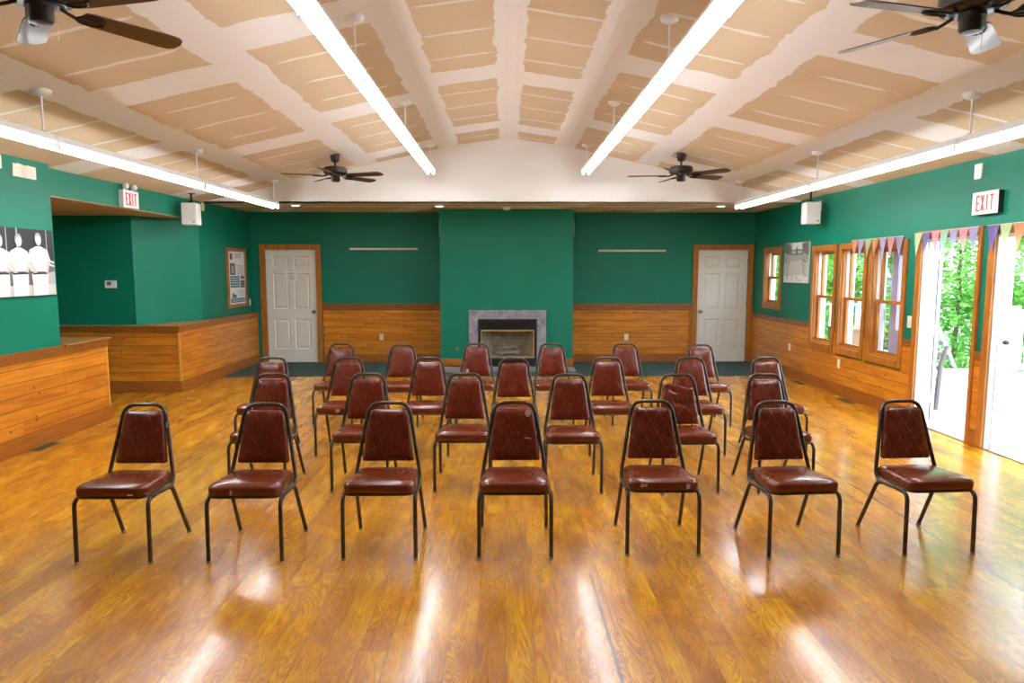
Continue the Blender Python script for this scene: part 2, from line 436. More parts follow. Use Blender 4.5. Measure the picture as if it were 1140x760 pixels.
# ------------------------------------------------------------------ back wall
DL = (-4.25, -3.345, 0, 2.02); DR = (3.445, 4.35, 0, 2.02)
b = MB()
for r in rects(-4.62, 4.60, 0, ZS + .05, [DL, DR]): b.box((r[0], YB, r[2]), (r[1], YB + .12, r[3]), 'green')
b.build('wall_back', kind='structure')
b = MB(); b.box((-4.62, YB + .13, -.1), (4.6, YB + .16, 3.0), 'white_paint'); b.build('wall_back_outer', kind='structure')
b = MB(); b.box((-1.09, 11.55, 0), (1.155, YB - .001, ZS - .004), 'green'); b.build('wall_chimney', kind='structure')

def wain_back(n, x0, x1):
    r = struct('trim_%d' % n)
    b = MB(); b.box((x0, YB - .014, .15), (x1, YB, .945), 'knotty_pine'); b.build('paneling', r)
    b = MB(); b.box((x0, YB - .03, .94), (x1, YB, 1.055), 'cap_pine', .004); b.build('cap_rail', r)
    return r
wain_back(1, -3.24, -1.092); wain_back(2, 1.157, 3.35)
b = MB(); b.box((3.30, YB - .026, .15), (3.35, YB - .014, .94), 'casing_pine', .003); b.build('trim_12', kind='structure')
b = MB(); b.box((-3.24, YB - .03, 0), (-1.10, YB, .15), 'base_pine', .004); b.build('baseboard_back', kind='structure')
b = MB(); b.box((1.16, YB - .03, 0), (3.35, YB, .15), 'base_pine', .004); b.build('baseboard_back', kind='structure')
b = MB(); b.box((-1.105, 11.528, 0.03), (-.635, 11.55, .155), 'base_pine', .004); b.build('baseboard_chimney', kind='structure')
b = MB(); b.box((.725, 11.528, 0.03), (1.17, 11.55, .155), 'base_pine', .004); b.build('baseboard_chimney', kind='structure')

def six_panel(name, parent, x0, x1, z0, z1, y):
    """moulded six panel leaf, front face at y"""
    b = MB(); w = x1 - x0; h = z1 - z0
    cols = [(x0 + w*.135, x0 + w*.455), (x0 + w*.545, x0 + w*.865)]
    rows = [(z0 + h*.115, z0 + h*.385), (z0 + h*.475, z0 + h*.795), (z0 + h*.845, z0 + h*.945)]
    holes = [(c[0], c[1], r[0], r[1]) for c in cols for r in rows]
    for r in rects(x0, x1, z0, z1, holes): b.box((r[0], y, r[2]), (r[1], y + .035, r[3]), 'door_white')
    for h_ in holes:
        a = .022; o = [(h_[0], h_[2]), (h_[1], h_[2]), (h_[1], h_[3]), (h_[0], h_[3])]
        i1 = [(h_[0]+a, h_[2]+a), (h_[1]-a, h_[2]+a), (h_[1]-a, h_[3]-a), (h_[0]+a, h_[3]-a)]
        i2 = [(h_[0]+2*a, h_[2]+2*a), (h_[1]-2*a, h_[2]+2*a), (h_[1]-2*a, h_[3]-2*a), (h_[0]+2*a, h_[3]-2*a)]
        L = [(o, 0), (i1, .014), (i2, .005)]
        for (p, d), (q, e) in zip(L, L[1:]):
            for k in range(4):
                b.quad([(p[k][0], y+d, p[k][1]), (p[(k+1)%4][0], y+d, p[(k+1)%4][1]), (q[(k+1)%4][0], y+e, q[(k+1)%4][1]), (q[k][0], y+e, q[k][1])], 'door_white')
        b.quad([(p[0], y + .005, p[1]) for p in i2], 'door_white')
    return b.build(name, parent)
def back_door(n, x0, x1, knob_x, hinge_x):
    r = struct('door_%d' % n)
    leaf = six_panel('door_leaf', r, x0 + .008, x1 - .008, .012, 2.008, YB + .012)
    b = MB()
    b.box((x0 - .088, YB - .024, 0), (x0 + .004, YB + .004, 2.105), 'casing_pine', .004)
    b.box((x1 - .004, YB - .024, 0), (x1 + .088, YB + .004, 2.105), 'casing_pine', .004)
    b.box((x0 + .004, YB - .024, 2.012), (x1 - .004, YB + .004, 2.105), 'casing_pine', .004)
    b.build('casing', r)
    b = MB(); b.box((x0 - .0, YB + .05, 0), (x1, YB + .12, 2.02), 'white_paint'); b.build('door_stop', r)
    b = MB(); b.lathe([(.034, 0), (.034, -.008), (.012, -.012), (.012, -.035), (.026, -.045), (.030, -.06), (.024, -.072), (.005, -.076)], 'knob', (knob_x, YB + .012, .915), 16, 'Y')
    b.build('door_knob', leaf, True)
    for z in (.25, 1.05, 1.82):
        b = MB(); b.box((hinge_x - .006, YB + .0, z - .045), (hinge_x + .006, YB + .012, z + .045), 'knob', .002); b.build('hinge', leaf)
back_door(1, -4.25, -3.345, -3.41, -4.243); back_door(2, 3.445, 4.35, 3.51, 4.343)

# ------------------------------------------------------------------ left side
b = MB()
b.box((XL - .15, YF, 0), (XL, 6.80, zc(-4.45) + .02), 'green')
b.box((-4.66, 6.80, 2.392), (-4.5, 10.2, zc(-4.5) + .02), 'green')         # header above the alcove
b.box((-4.66, 10.2, .9), (-4.5, YB, ZS + .06), 'green')
b.box((-4.66, 10.2, ZS), (-4.5, YG + .1, zc(-4.5) + .02), 'green')
b.build('wall_left', kind='structure')
b = MB()
b.box((-7.0, 9.30, .9), (-5.0, 10.3, 2.379), 'green')                      # alcove end wall
b.prism([(-5.0, 9.30), (-4.5, 10.2), (-4.66, 10.25), (-5.0, 10.3)], (.9, 2.379), 'green')
b.box((-7.1, 6.5, 0), (-7.0, 10.3, 2.4), 'green'); b.box((-7.0, 6.55, 0), (-4.57, 6.65, 2.4), 'green')
b.build('wall_alcove', kind='structure')
# near wainscot on the left + half wall
r = struct('trim_3')
b = MB(); b.box((XL, YF, .15), (XL + .018, 6.80, .825), 'knotty_pine'); b.build('paneling', r)
b = MB(); b.box((XL, YF, .82), (XL + .034, 6.80, .915), 'cap_pine', .004); b.build('cap_rail', r)
r = struct('trim_4')
b = MB(); b.box((-5.05, 6.802, .0), (XL + .018, 7.535, .825), 'knotty_pine'); b.build('half_wall', r)
b = MB(); b.box((-5.06, 6.802, .82), (XL + .034, 7.56, .90), 'cap_pine', .003); b.build('cap_rail', r)
b = MB(); b.box((-5.09, 6.802, .90), (XL + .05, 7.59, .918), 'ledge_pine', .003); b.build('ledge', r)
b = MB(); b.box((XL - .004, 7.53, .15), (XL + .024, 7.552, .822), 'corner_pine', .002); b.build('corner_strip', r)
b = MB(); b.box((XL, YF, 0), (XL + .034, 7.575, .15), 'base_pine', .004); b.box((-5.05, 7.537, 0), (XL, 7.575, .15), 'base_pine'); b.build('baseboard_left', kind='structure')
# alcove wainscot and the far left wainscot with its ledge
XW = -4.40
r = struct('trim_5')
b = MB(); b.box((-7.0, 9.222, .0), (XW + .004, 9.30, .825), 'knotty_pine'); b.box((-7.0, 9.3, .0), (XW - .001, 10.2, .82), 'knotty_pine'); b.build('paneling', r)
b = MB(); b.box((-7.0, 9.205, .82), (XW + .014, 9.30, .90), 'cap_pine', .003); b.build('cap_rail', r)
b = MB(); b.box((-7.0, 9.19, .90), (XW + .022, 10.2, .916), 'ledge_pine', .002); b.build('ledge', r)
b = MB(); b.box((XW - .014, 9.205, .15), (XW + .014, 9.222, .822), 'corner_pine', .003); b.build('corner_strip', r)
r = struct('trim_6')
b = MB(); b.box((-4.5, 10.2, 0), (XW, YB - .03, .825), 'knotty_pine'); b.box((XW, 9.301, .15), (XW + .004, YB - .03, .825), 'knotty_pine'); b.build('paneling', r)
b = MB(); b.box((-4.5, 10.2, .82), (XW + .016, YB - .03, .916), 'cap_pine', .003); b.box((XW, 9.30, .82), (XW + .016, 10.2, .90), 'cap_pine', .003); b.build('cap_rail', r)
b = MB(); b.box((-6.9, 9.19, 0), (XW + .02, 9.222, .15), 'base_pine', .003); b.box((XW + .004, 9.222, 0), (XW + .02, YB - .03, .15), 'base_pine', .003); b.build('baseboard_alcove', kind='structure')
# wall behind the camera
b = MB(); b.box((XL - .15, YF - .15, 0), (XR + .15, YF, 3.6), 'green'); b.build('wall_front', kind='structure')

# ------------------------------------------------------------------ right side
# openings: y0,y1,z0,z1
WIN = [(11.045, 11.65, 1.095, 1.955), (9.20, 9.80, .635, 1.925), (8.43, 9.00, .635, 1.925), (7.60, 8.25, .635, 1.925)]
DOOR = [(6.40, 7.28, 0, 1.985), (5.30, 6.18, 0, 1.985)]
b = MB()
for r in rects(YF, YB, 0, zc(4.5) + .03, WIN + DOOR): b.box((XR, r[0], r[2]), (XR + .15, r[1], r[3]), 'green')
b.build('wall_right', kind='structure')
WX = XR - .014
cas = [(7.53, 8.32, .53, 2.1), (8.36, 9.07, .53, 2.1), (9.13, 9.87, .55, 2.1)]
dc = [(d[0] - .045, d[1] + .075, 0, 3) for d in DOOR]
r = struct('trim_7')
b = MB()
for q in rects(YF, YB - .03, .15, .82, cas + dc): b.box((WX, q[0], q[2]), (XR, q[1], q[3]), 'knotty_pine')
b.build('paneling', r)
b = MB()
for q in rects(YF, YB - .03, .815, .895, cas + dc): b.box((WX - .012, q[0], q[2]), (XR, q[1], q[3]), 'cap_pine', .003)
b.build('cap_rail', r)
b = MB()
for q in rects(YF, YB - .03, 0, .15, dc): b.box((WX - .014, q[0], q[2]), (XR, q[1], q[3]), 'base_pine', .003)
b.build('baseboard_right', kind='structure')

def window(n, o, cw=(.07, .07), sill=.085):
    y0, y1, z0, z1 = o; r = struct('window_%d' % n, (XR, (y0+y1)/2, z0)); oy, oz = (y0+y1)/2, z0
    def B(): return MB()
    def bx(b, x0, x1, a0, a1, c0, c1, m, bev=.003): b.box((x0, a0 - oy, c0 - oz), (x1, a1 - oy, c1 - oz), m, bev)
    b = B(); X0, X1 = -.024, 0
    bx(b, X0, X1, y0 - cw[0], y0 + .004, z0 - sill, z1 + .075, 'casing_pine')
    bx(b, X0, X1, y1 - .004, y1 + cw[1], z0 - sill, z1 + .075, 'casing_pine')
    bx(b, X0, X1, y0 + .004, y1 - .004, z1 - .004, z1 + .075, 'casing_pine')
    bx(b, X0 - .012, X1, y0 + .004, y1 - .004, z0 - sill, z0 + .004, 'casing_pine')
    b.build('casing', r)
    b = B()   # wooden liner
    for a0, a1, c0, c1 in ((y0, y0 + .018, z0, z1), (y1 - .018, y1, z0, z1), (y0 + .018, y1 - .018, z1 - .018, z1), (y0 + .018, y1 - .018, z0, z0 + .022)):
        bx(b, .0, .065, a0, a1, c0, c1, 'casing_pine', 0)
        bx(b, .065, .15, a0, a1, c0, c1, 'white_paint', 0)
    b.build('jamb', r)
    zm = z0 + (z1 - z0) * .5; s = .038
    for nm, c0, c1, xa in (('upper_sash', zm - .02, z1 - .018, .085), ('lower_sash', z0 + .022, zm + .02, .045)):
        b = B(); a0, a1 = y0 + .018, y1 - .018
        bx(b, xa, xa + .035, a0, a0 + s, c0, c1, 'casing_pine'); bx(b, xa, xa + .035, a1 - s, a1, c0, c1, 'casing_pine')
        bx(b, xa, xa + .035, a0 + s, a1 - s, c1 - s, c1, 'casing_pine'); bx(b, xa, xa + .035, a0 + s, a1 - s, c0, c0 + s, 'casing_pine')
        so = b.build(nm, r)
        b = B(); bx(b, xa + .015, xa + .019, a0 + s, a1 - s, c0 + s, c1 - s, 'glass', 0); b.build('pane', so)
    b = B()   # white vinyl track in front of the upper sash
    for a0, a1 in ((y1 - .03, y1 - .018), (y0 + .018, y0 + .03)): bx(b, .045, .084, a0, a1, zm + .022, z1 - .018, 'white_paint', 0)
    b.build('sash_track', r)
    b = B(); bx(b, .15, .17, y0 - .07, y0 + .01, z0 - .06, z1 + .07, 'white_paint'); bx(b, .15, .17, y1 - .01, y1 + .07, z0 - .06, z1 + .07, 'white_paint')
    bx(b, .15, .17, y0 + .01, y1 - .01, z1, z1 + .07, 'white_paint'); bx(b, .15, .185, y0 + .01, y1 - .01, z0 - .06, z0, 'white_paint'); b.build('exterior_casing', r)
for i, o in enumerate(WIN): window(i + 1, o, cw=(.065, .065))

def outer_door(n, o, leaf):
    y0, y1, z0, z1 = o; r = struct('door_%d' % n, (XR, 0, 0))
    b = MB()
    b.box((-.026, y0 - .045, 0), (0, y0 + .004, z1 + .08), 'casing_pine', .004); b.box((-.026, y1 - .004, 0), (0, y1 + .075, z1 + .08), 'casing_pine', .004)
    b.box((-.026, y0 + .004, z1 - .004), (0, y1 - .004, z1 + .08), 'casing_pine', .004); b.build('casing', r)
    b = MB()
    for a0, a1, c0, c1 in ((y0, y0 + .02, 0, z1), (y1 - .02, y1, 0, z1), (y0 + .02, y1 - .02, z1 - .02, z1)): b.box((0, a0, c0), (.16, a1, c1), 'white_paint')
    b.box((.05, y0 + .02, z1 - .035), (.066, y1 - .02, z1 - .02), 'white_paint'); b.box((.05, y1 - .033, 0), (.066, y1 - .02, z1 - .02), 'white_paint'); b.box((.05, y0 + .02, 0), (.066, y0 + .033, z1 - .02), 'white_paint')
    b.build('jamb', r)
    b = MB(); b.box((-.01, y0 + .02, .0), (.16, y1 - .02, .012), 'threshold', .003); b.build('threshold', r)
    if leaf:
        lf = MB(); L0, L1 = y1 + .0, y1 + .88; x = .185
        # leaf folded back against the outer wall: stiles, rails and a tall glazed light
        g = (L0 + .13, L1 - .13, .95, 1.83)
        for q in rects(L0, L1, .02, 1.98, [g]): lf.box((x, q[0], q[2]), (x + .04, q[1], q[3]), 'mauve')
        lo = lf.build('door_leaf', r)
        b = MB(); b.box((x + .017, g[0], g[2]), (x + .022, g[1], g[3]), 'glass'); b.build('pane', lo)
        b = MB(); p = fillet([(x + .02, L1, 1.03), (x - .02, L1 + .07, 1.03), (x - .02, L1 + .07, 1.19), (x + .02, L1, 1.19)], .015); b.tube(p, .008, 'hinge', 8); b.build('pull_handle', lo, True)
        for z in (.28, 1.02, 1.82):
            b = MB(); b.tube([(.168, y1 - .022, z - .05), (.168, y1 - .022, z + .05)], .008, 'hinge', 8); b.box((.135, y1 - .026, z - .05), (.165, y1 - .0205, z + .05), 'hinge'); b.build('hinge', r)
    else:
        b = MB(); b.box((.10, y1 - .024, .95), (.13, y1 - .0195, 1.06), 'hinge'); b.lathe([(.001, -.045), (.02, -.04), (.022, -.02), (.012, 0), (.001, .001)], 'black', (.115, y1 - .02, 1.0), 12, 'Y'); b.build('latch', r, True)
    return r
outer_door(3, DOOR[0], True); outer_door(4, DOOR[1], False)

# ------------------------------------------------------------------ fireplace
F = thing('fireplace', 'black framed gas fireplace with speckled grey stone surround in green chimney', 'fireplace', (.045, 11.55, 0))
b = MB(); x0, x1, z1 = -.655, .655, .98
b.box((x0, -.02, .022), (-.50, 0, z1), 'granite', .002); b.box((.50, -.02, .022), (x1, 0, z1), 'granite', .002); b.box((-.50, -.02, .83), (.50, 0, z1), 'granite', .002); b.build('stone_surround', F)
b = MB(); b.box((-1.14, -.55, .001), (1.12, -.021, .022), 'granite', .003); b.build('hearth_slab', F)
b = MB(); e = .045
b.box((-.50, -.028, .022), (-.50 + e, -.001, .83), 'black', .002); b.box((.50 - e, -.028, .022), (.50, -.001, .83), 'black', .002)
b.box((-.50 + e, -.028, .79), (.50 - e, -.001, .83), 'black', .002); b.box((-.50 + e, -.028, .022), (.50 - e, -.001, .045), 'black', .002); b.build('metal_frame', F)
for z0, n in ((.655, 5), (.045, 4)):
    b = MB()
    for k in range(n):
        z = z0 + .012 + k * .027; b.prism([(-.026, z), (-.024, z - .012), (-.003, z + .012), (-.005, z + .02)], (-.455, .455), 'black', ax=0)
    b.box((-.455, -.003, z0), (.455, -.001, z0 + n * .027), 'black'); b.build('louver_grille', F)
b = MB()
b.box((-.455, -.022, .62), (.455, -.002, .645), 'brass', .003); b.box((-.455, -.022, .165), (.455, -.002, .185), 'brass', .003)
b.box((-.455, -.018, .185), (-.435, -.002, .62), 'brass', .002); b.box((.435, -.018, .185), (.455, -.002, .62), 'brass', .002); b.build('door_trim', F)
b = MB(); b.box((-.435, -.008, .185), (.435, -.005, .62), 'glass'); gd = b.build('glass_front', F)
# cut a firebox into the chimney by building it as a box recess
b = MB()
bw = [(-.435, .0), (.435, .0), (.26, .36), (-.26, .36)]
b.prism([(-.435, .001), (-.26, .36), (-.26, .38), (-.455, .001)], (.18, .64), 'firebrick'); b.prism([(.435, .001), (.455, .001), (.26, .38), (.26, .36)], (.18, .64), 'firebrick')
b.box((-.28, .36, .18), (.28, .38, .64), 'firebrick'); b.box((-.435, .001, .165), (.435, .38, .185), 'ash'); b.box((-.435, .001, .62), (.435, .38, .64), 'black')
b.build('firebox', F)
b = MB()
for (p, q, rr) in (((-.2, .16, .22), (.2, .14, .24), .035), ((-.15, .10, .20), (.05, .24, .28), .03), ((.18, .09, .21), (-.02, .25, .29), .028), ((-.1, .2, .3), (.16, .16, .33), .026)):
    b.tube([p, tuple((Vector(p)+Vector(q))*.5+Vector((0, .01, .008))), q], [rr, rr*1.1, rr*.9], 'logs', 10)
b.build('ceramic_logs', F, True)
# open the chimney face for the firebox
ch = bpy.data.objects['wall_chimney']; me = ch.data; bm = bmesh.new(); k = 0
mb = MB()
for q in rects(-1.09, 1.155, 0, ZS - .004, [(.045 - .455, .045 + .455, .165, .64)]): mb.box((q[0], 11.55, q[2]), (q[1], YB - .001, q[3]), 'green')
mb.box((.045 - .455, 11.95, .165), (.045 + .455, YB - .001, .64), 'green')
mb.bm.to_mesh(me); mb.bm.free(); bm.free()
b = MB(); b.lathe([(.001, -.006), (.028, -.006), (.028, 0)], 'brass', (0, 0, 0), 16, 'Y'); b.lathe([(.001, -.012), (.01, -.011), (.01, -.005)], 'black', (0, 0, 0), 10, 'Y')
tag(b.build('gas_key_valve', loc=(-.81, 11.549, .325)), 'small round brass valve plate on the green chimney left of the fireplace', 'valve')
for x, lab in ((-1.0935, 'thin pale plate on the left edge of the chimney near the top'), (1.1585, 'thin pale plate on the right edge of the chimney near the top')):
    b = MB(); b.box((-.004, -.035, 0), (.004, .035, .27), 'ivory', .0015); tag(b.build('wall_plate', loc=(x, 11.60, 2.22)), lab, 'plate', 'thin plates on the chimney sides')

# ------------------------------------------------------------------ small things on the walls
def outlet(name, loc, rz, label, cat, group, switch=False, w=.072, h=.115):
    t = thing(name, label, cat, loc, rz, group)
    b = MB(); b.box((-w/2, -.008, -h/2), (w/2, 0, h/2), 'ivory', .002); b.build('cover_plate', t)
    b = MB()
    if switch: b.box((-.006, -.016, -.012), (.006, -.006, .012), 'ivory', .001); b.build('toggle', t)
    else:
        for z in (-.022, .022): b.lathe([(.001, -.0095), (.015, -.0095), (.016, -.007)], 'ivory', (0, 0, z), 12, 'Y')
        b.build('receptacle', t)
G = 'ivory power outlets on the pine paneling'
outlet('wall_outlet', (-2.21, YB - .0145, .46), 0, 'ivory outlet on the back paneling between left door and chimney', 'outlet', G)
outlet('wall_outlet', (2.185, YB - .0145, .455), 0, 'ivory outlet on the back paneling between chimney and right door', 'outlet', G)
outlet('wall_outlet', (WX - .0005, 10.52, .465), R(-90), 'ivory outlet low on right wall, farther one, below the small far window', 'outlet', G)
outlet('wall_outlet', (WX - .0005, 8.94, .42), R(-90), 'ivory outlet low on right wall, nearer one, beneath the tall windows', 'outlet', G)
outlet('light_switch', (XR - .0005, 7.435, 1.09), R(-90), 'ivory light switch between the tall windows and the open door', 'switch', 'ivory switches beside the doors', True, .075, .13)
outlet('light_switch', (-4.4995, 12.10, 1.09), R(90), 'ivory light switch beside the left back door', 'switch', 'ivory switches beside the doors', True, .06, .12)
# power plates behind the speakers
for loc, rz, lab in (((-4.4995, 10.36, 2.60), R(90), 'small ivory plate just right of the left speaker'), ((XR - .0005, 9.72, 2.555), R(-90), 'small ivory plate just behind the right speaker')):
    t = thing('cable_plate', lab, 'plate', loc, rz, 'plates behind the speakers')
    b = MB(); b.box((-.04, -.012, -.07), (.04, 0, .07), 'ivory', .003); b.build('cover_plate', t)
    b = MB(); b.box((-.012, -.03, -.015), (.012, -.01, .015), 'ivory', .002); b.build('plug', t)
# thermostat
t = thing('thermostat', 'small white thermostat with dark screen on the dark alcove wall', 'thermostat', (-5.31, 9.299, 1.465))
b = MB(); b.box((-.075, -.025, -.05), (.075, 0, .05), 'white_plastic', .006); b.build('housing', t)
b = MB(); b.box((-.045, -.027, -.012), (.012, -.024, .034), 'po_brown', .001); b.build('display', t)
# white bar sensor right wall and unpainted patches left wall
b = MB(); b.box((-.018, -.05, -.07), (0, .05, .07), 'white_plastic', .004); tag(b.build('wall_sensor', loc=(XR, 6.48, 2.575)), 'small white box high on the right wall above the exit sign', 'sensor')
b = MB(); pl = [(-.155, -.06), (-.145, .058), (-.1, .05), (-.09, .062), (-.02, .055), (.02, .05), (.04, .058), (.155, .055), (.155, -.06)]
b.prism(pl, (0, .004), 'patch', ax=0); b.box((.004, -.045, -.058), (.0045, .02, .05), 'ivory'); tag(b.build('paper_patch', loc=(XL, 6.455, 2.56)), 'torn white paper patch on the green wall above the black and white photograph', 'patch')
b = MB(); b.box((0, -.1, -.06), (.004, .1, .06), 'patch'); tag(b.build('paper_patch', loc=(XL, 6.07, 2.605)), 'second white patch cut off by the left edge of the photo', 'patch')
# metal strips on the back wall
for cx, z, lab in ((-2.145, 2.026, 'thin metal strip screwed to the green wall left of the chimney'), (2.262, 1.996, 'thin metal strip screwed to the green wall right of the chimney')):
    b = MB(); b.box((-.60, -.014, -.017), (.60, 0, .017), 'strip_metal', .003)
    for x in (-.4, -.05, .45): b.lathe([(.001, -.018), (.007, -.017), (.007, -.013)], 'brushed_metal', (x, 0, 0), 8, 'Y')
    tag(b.build('metal_strip', loc=(cx, YB, z)), lab, 'strip', 'metal strips on the back wall')
# notice on the left door
b = MB(); b.box((-.112, -.0015, -.11), (.112, 0, .112), 'paper')
for k, w in ((.085, .05), (.035, .045), (.02, .05), (-.01, .035), (-.03, .05), (-.06, .055), (-.075, .05)): b.box((-w, -.0022, k - .003), (w, -.0014, k + .004), 'ink')
tag(b.build('paper_notice', loc=(-3.80, YB + .0118, 1.565)), 'white printed notice taped to the left back door', 'notice')
# soffit fittings
for (x, y), lab in zip(((-3.28, 10.9), (-1.04, 11.03), (1.187, 11.0), (3.44, 10.98)), ('round recessed downlight over the left back door', 'round recessed downlight left of the chimney', 'round recessed downlight right of the chimney', 'round recessed downlight over the right back door')):
    t = thing('downlight', lab, 'light', (x, y, ZS - .003), 0, 'recessed downlights in the low soffit')
    b = MB(); b.lathe([(.062, .001), (.095, .001), (.098, -.006), (.085, -.009), (.064, -.004)], 'white_plastic', n=24); b.build('trim_ring', t, True)
    b = MB(); b.lathe([(.001, -.016), (.045, -.013), (.062, -.006), (.062, .0005)], 'fixture_white' if abs(x - 1.187) < .01 else 'lit_lens', n=20); b.build('lens', t, True)
t = thing('smoke_detector', 'round white smoke detector on the soffit above the chimney', 'detector', (.03, 11.2, ZS - .003))
b = MB(); b.lathe([(.07, 0), (.07, -.02), (.055, -.042), (.03, -.05), (.001, -.05)], 'white_plastic', n=24); b.build('housing', t, True)
t = thing('soffit_vent', 'rusty orange slotted vent in the soffit right of the chimney', 'vent', (2.17, 11.64, ZS - .003))
b = MB(); b.box((-.40, -.10, -.008), (.40, .08, 0), 'gable', .002); b.build('frame', t)
b = MB(); b.box((-.36, -.065, -.014), (.36, .01, -.007), 'rust', .001); b.build('slot_cover', t)
# floor registers
for (x, y), lab in (((-4.33, 6.34), 'metal floor register beside the left pine wall'), ((4.33, 8.5), 'metal floor register at the right wall below the tall windows'), ((4.33, 9.9), 'metal floor register at the right wall toward the back')):
    t = thing('floor_register', lab, 'vent', (x, y, 0), 0, 'metal floor registers')
    b = MB(); b.box((-.055, -.16, .0005), (.055, .16, .005), 'vent_metal', .002); b.build('frame', t)
    b = MB()
    for k in range(14): b.box((-.042, -.142 + k * .021, .005), (.042, -.135 + k * .021, .0085), 'vent_metal')
    b.build('grille', t)

# ------------------------------------------------------------------ exit signs
def letters(b, txt, m, w, h, t, y0, y1, gap):
    n = len(txt); x = -(n * w + (n - 1) * gap) / 2
    for ch in txt:
        P = []
        if ch == 'E': P = [(0, 0, t, h), (0, h - t, w, h), (0, (h - t)/2, w*.8, (h + t)/2), (0, 0, w, t)]
        if ch == 'I': P = [((w - t)/2, 0, (w + t)/2, h)]
        if ch == 'T': P = [(0, h - t, w, h), ((w - t)/2, 0, (w + t)/2, h)]
        for a in P: b.box((x + a[0], y0, a[1] - h/2), (x + a[2], y1, a[3] - h/2), m)
        if ch == 'X':
            for s in (0, 1):
                p = [(0, 0), (t*1.15, 0), (w, h), (w - t*1.15, h)]
                if s: p = [(w - q[0], q[1]) for q in p][::-1]
                b.prism([(x + q[0], q[1] - h/2) for q in p], (y0 - s*.0003, y1), m, ax=1)
        x += w + gap
def exit_sign(loc, rz, label, heads, side):
    t = thing('exit_sign', label, 'exit sign', loc, rz, 'exit signs')
    b = MB(); b.box((-.165, -.05, -.10), (.165, 0, .10), side, .004); b.build('housing', t)
    b = MB(); b.box((-.168, -.058, -.103), (.168, -.049, .103), 'exit_white', .003); f = b.build('face_plate', t)
    b = MB(); letters(b, 'EXIT', 'exit_red', .046, .142, .014, -.0600, -.0575, .014); b.build('exit_lettering', f)
    if heads:
        for x in (-.09, .09):
            b = MB(); b.tube([(x, -.025, .10), (x, -.03, .128)], .012, 'exit_white', 8)
            b.lathe([(.001, -.035), (.028, -.035), (.036, -.025), (.036, .0), (.02, .022), (.001, .024)], 'lamp_head', (x, -.04, .15), 14, 'Y'); b.build('lamp_head', t, True)
    return t
exit_sign((-4.5, 8.30, 2.49), R(90), 'red lettered white exit sign with two lamp heads over the alcove', True, 'exit_white')
exit_sign((XR, 6.30, 2.27), R(-90), 'red lettered white exit sign with black sides above the right wall doors', False, 'black')

# ------------------------------------------------------------------ speakers
def speaker(loc, rz, label, zt, side):
    t = thing('speaker', label, 'speaker', loc, rz, 'wall speakers')
    b = MB(); b.box((-.103, -.11, -.15), (.103, .09, .15), 'white_plastic', .022); b.build('cabinet', t, True)
    b = MB(); b.box((-.09, -.1125, -.137), (.09, -.106, .137), 'fixture_white', .003); g = b.build('grille', t)
    b = MB(); b.box((.045, -.1140, -.115), (.078, -.1120, -.104), 'black'); b.build('badge', g)
    b = MB(); b.tube([(0, .0, .15), (0, .02, .19), (0, .02, zt)], .014, 'dark_metal', 10); b.box((-.05, -.03, zt - .008), (.05, .07, zt), 'dark_metal', .002)
    b.box((-.03, -.02, .148), (.03, .05, .175), 'dark_metal', .003); b.build('bracket', t, True)
speaker((-4.30, 9.55, 2.415), R(6), 'white speaker hanging from the ceiling beside the left alcove', zc(-4.3) - 2.415, 0)
speaker((4.24, 9.55, 2.435), R(-4), 'white speaker hanging from the ceiling above the framed right wall picture', zc(4.24) - 2.435, 0)

# ------------------------------------------------------------------ pictures
# black and white print, people in white shirts, left wall (local: y along wall, z up)
t = thing('photo_print', 'large black and white print of boys in white shirts on the left wall', 'picture', (XL + .003, 6.17, 1.725))
b = MB(); b.box((0, -.60, -.305), (.018, .585, .31), 'ph_dark', .001); b.build('board', t)
b = MB(); xx = [.0182]
def pf(pts, m):
    xx[0] += .00025; b.quad([(xx[0], p[0], p[1]) for p in pts], m)
def ell(cx, cz, rx, rz, m, n=14): pf([(cx + rx*math.cos(2*math.pi*k/n), cz + rz*math.sin(2*math.pi*k/n)) for k in range(n)], m)
pf([(-.6, -.305), (.585, -.305), (.585, .02), (-.6, .0)], 'ph_mid')
pf([(.3, -.305), (.585, -.305), (.585, -.08), (.45, -.10)], 'ph_grey'); pf([(-.6, -.305), (.585, -.305), (.585, -.2), (-.6, -.22)], 'ph_pale')
for x, w in ((-.55, .03), (-.46, .015), (-.25, .03), (-.05, .012), (.08, .02), (.48, .012)): pf([(x, .05), (x + w, .05), (x + w, .31), (x, .31)], 'ph_grey')
pf([(.45, .03), (.58, -.005), (.58, .01), (.45, .045)], 'ph_white'); pf([(.45, -.01), (.58, -.04), (.58, -.025), (.45, .005)], 'ph_white')
for cx, s, dz in ((-.42, 1., .02), (-.14, .98, -.01), (.10, .95, .0), (.36, 1.02, .02)):
    pf([(cx - .11*s, -.10), (cx + .11*s, -.10), (cx + .10*s, -.305), (cx - .10*s, -.305)], 'ph_white')              # trousers
    pf([(cx - .12*s, -.08), (cx + .11*s, -.08), (cx + .155*s, .02), (cx + .12*s, .10 + dz), (cx + .03, .135 + dz), (cx - .03, .135 + dz), (cx - .12*s, .10 + dz), (cx - .155*s, .0)], 'ph_white')  # shirt
    pf([(cx + .11*s, .02), (cx + .155*s, .02), (cx + .10*s, -.12), (cx + .06*s, -.11)], 'ph_pale')                   # forearm
    pf([(cx - .155*s, .0), (cx - .11*s, .02), (cx - .03*s, -.10), (cx - .07*s, -.115)], 'ph_pale')
    pf([(cx - .10, -.095), (cx + .10, -.09), (cx + .10, -.105), (cx - .10, -.11)], 'ph_dark')                        # belt
    ell(cx, .205 + dz, .046, .056, 'ph_grey'); ell(cx + .004, .188 + dz, .038, .046, 'ph_white')
b.build('printed_image', t)
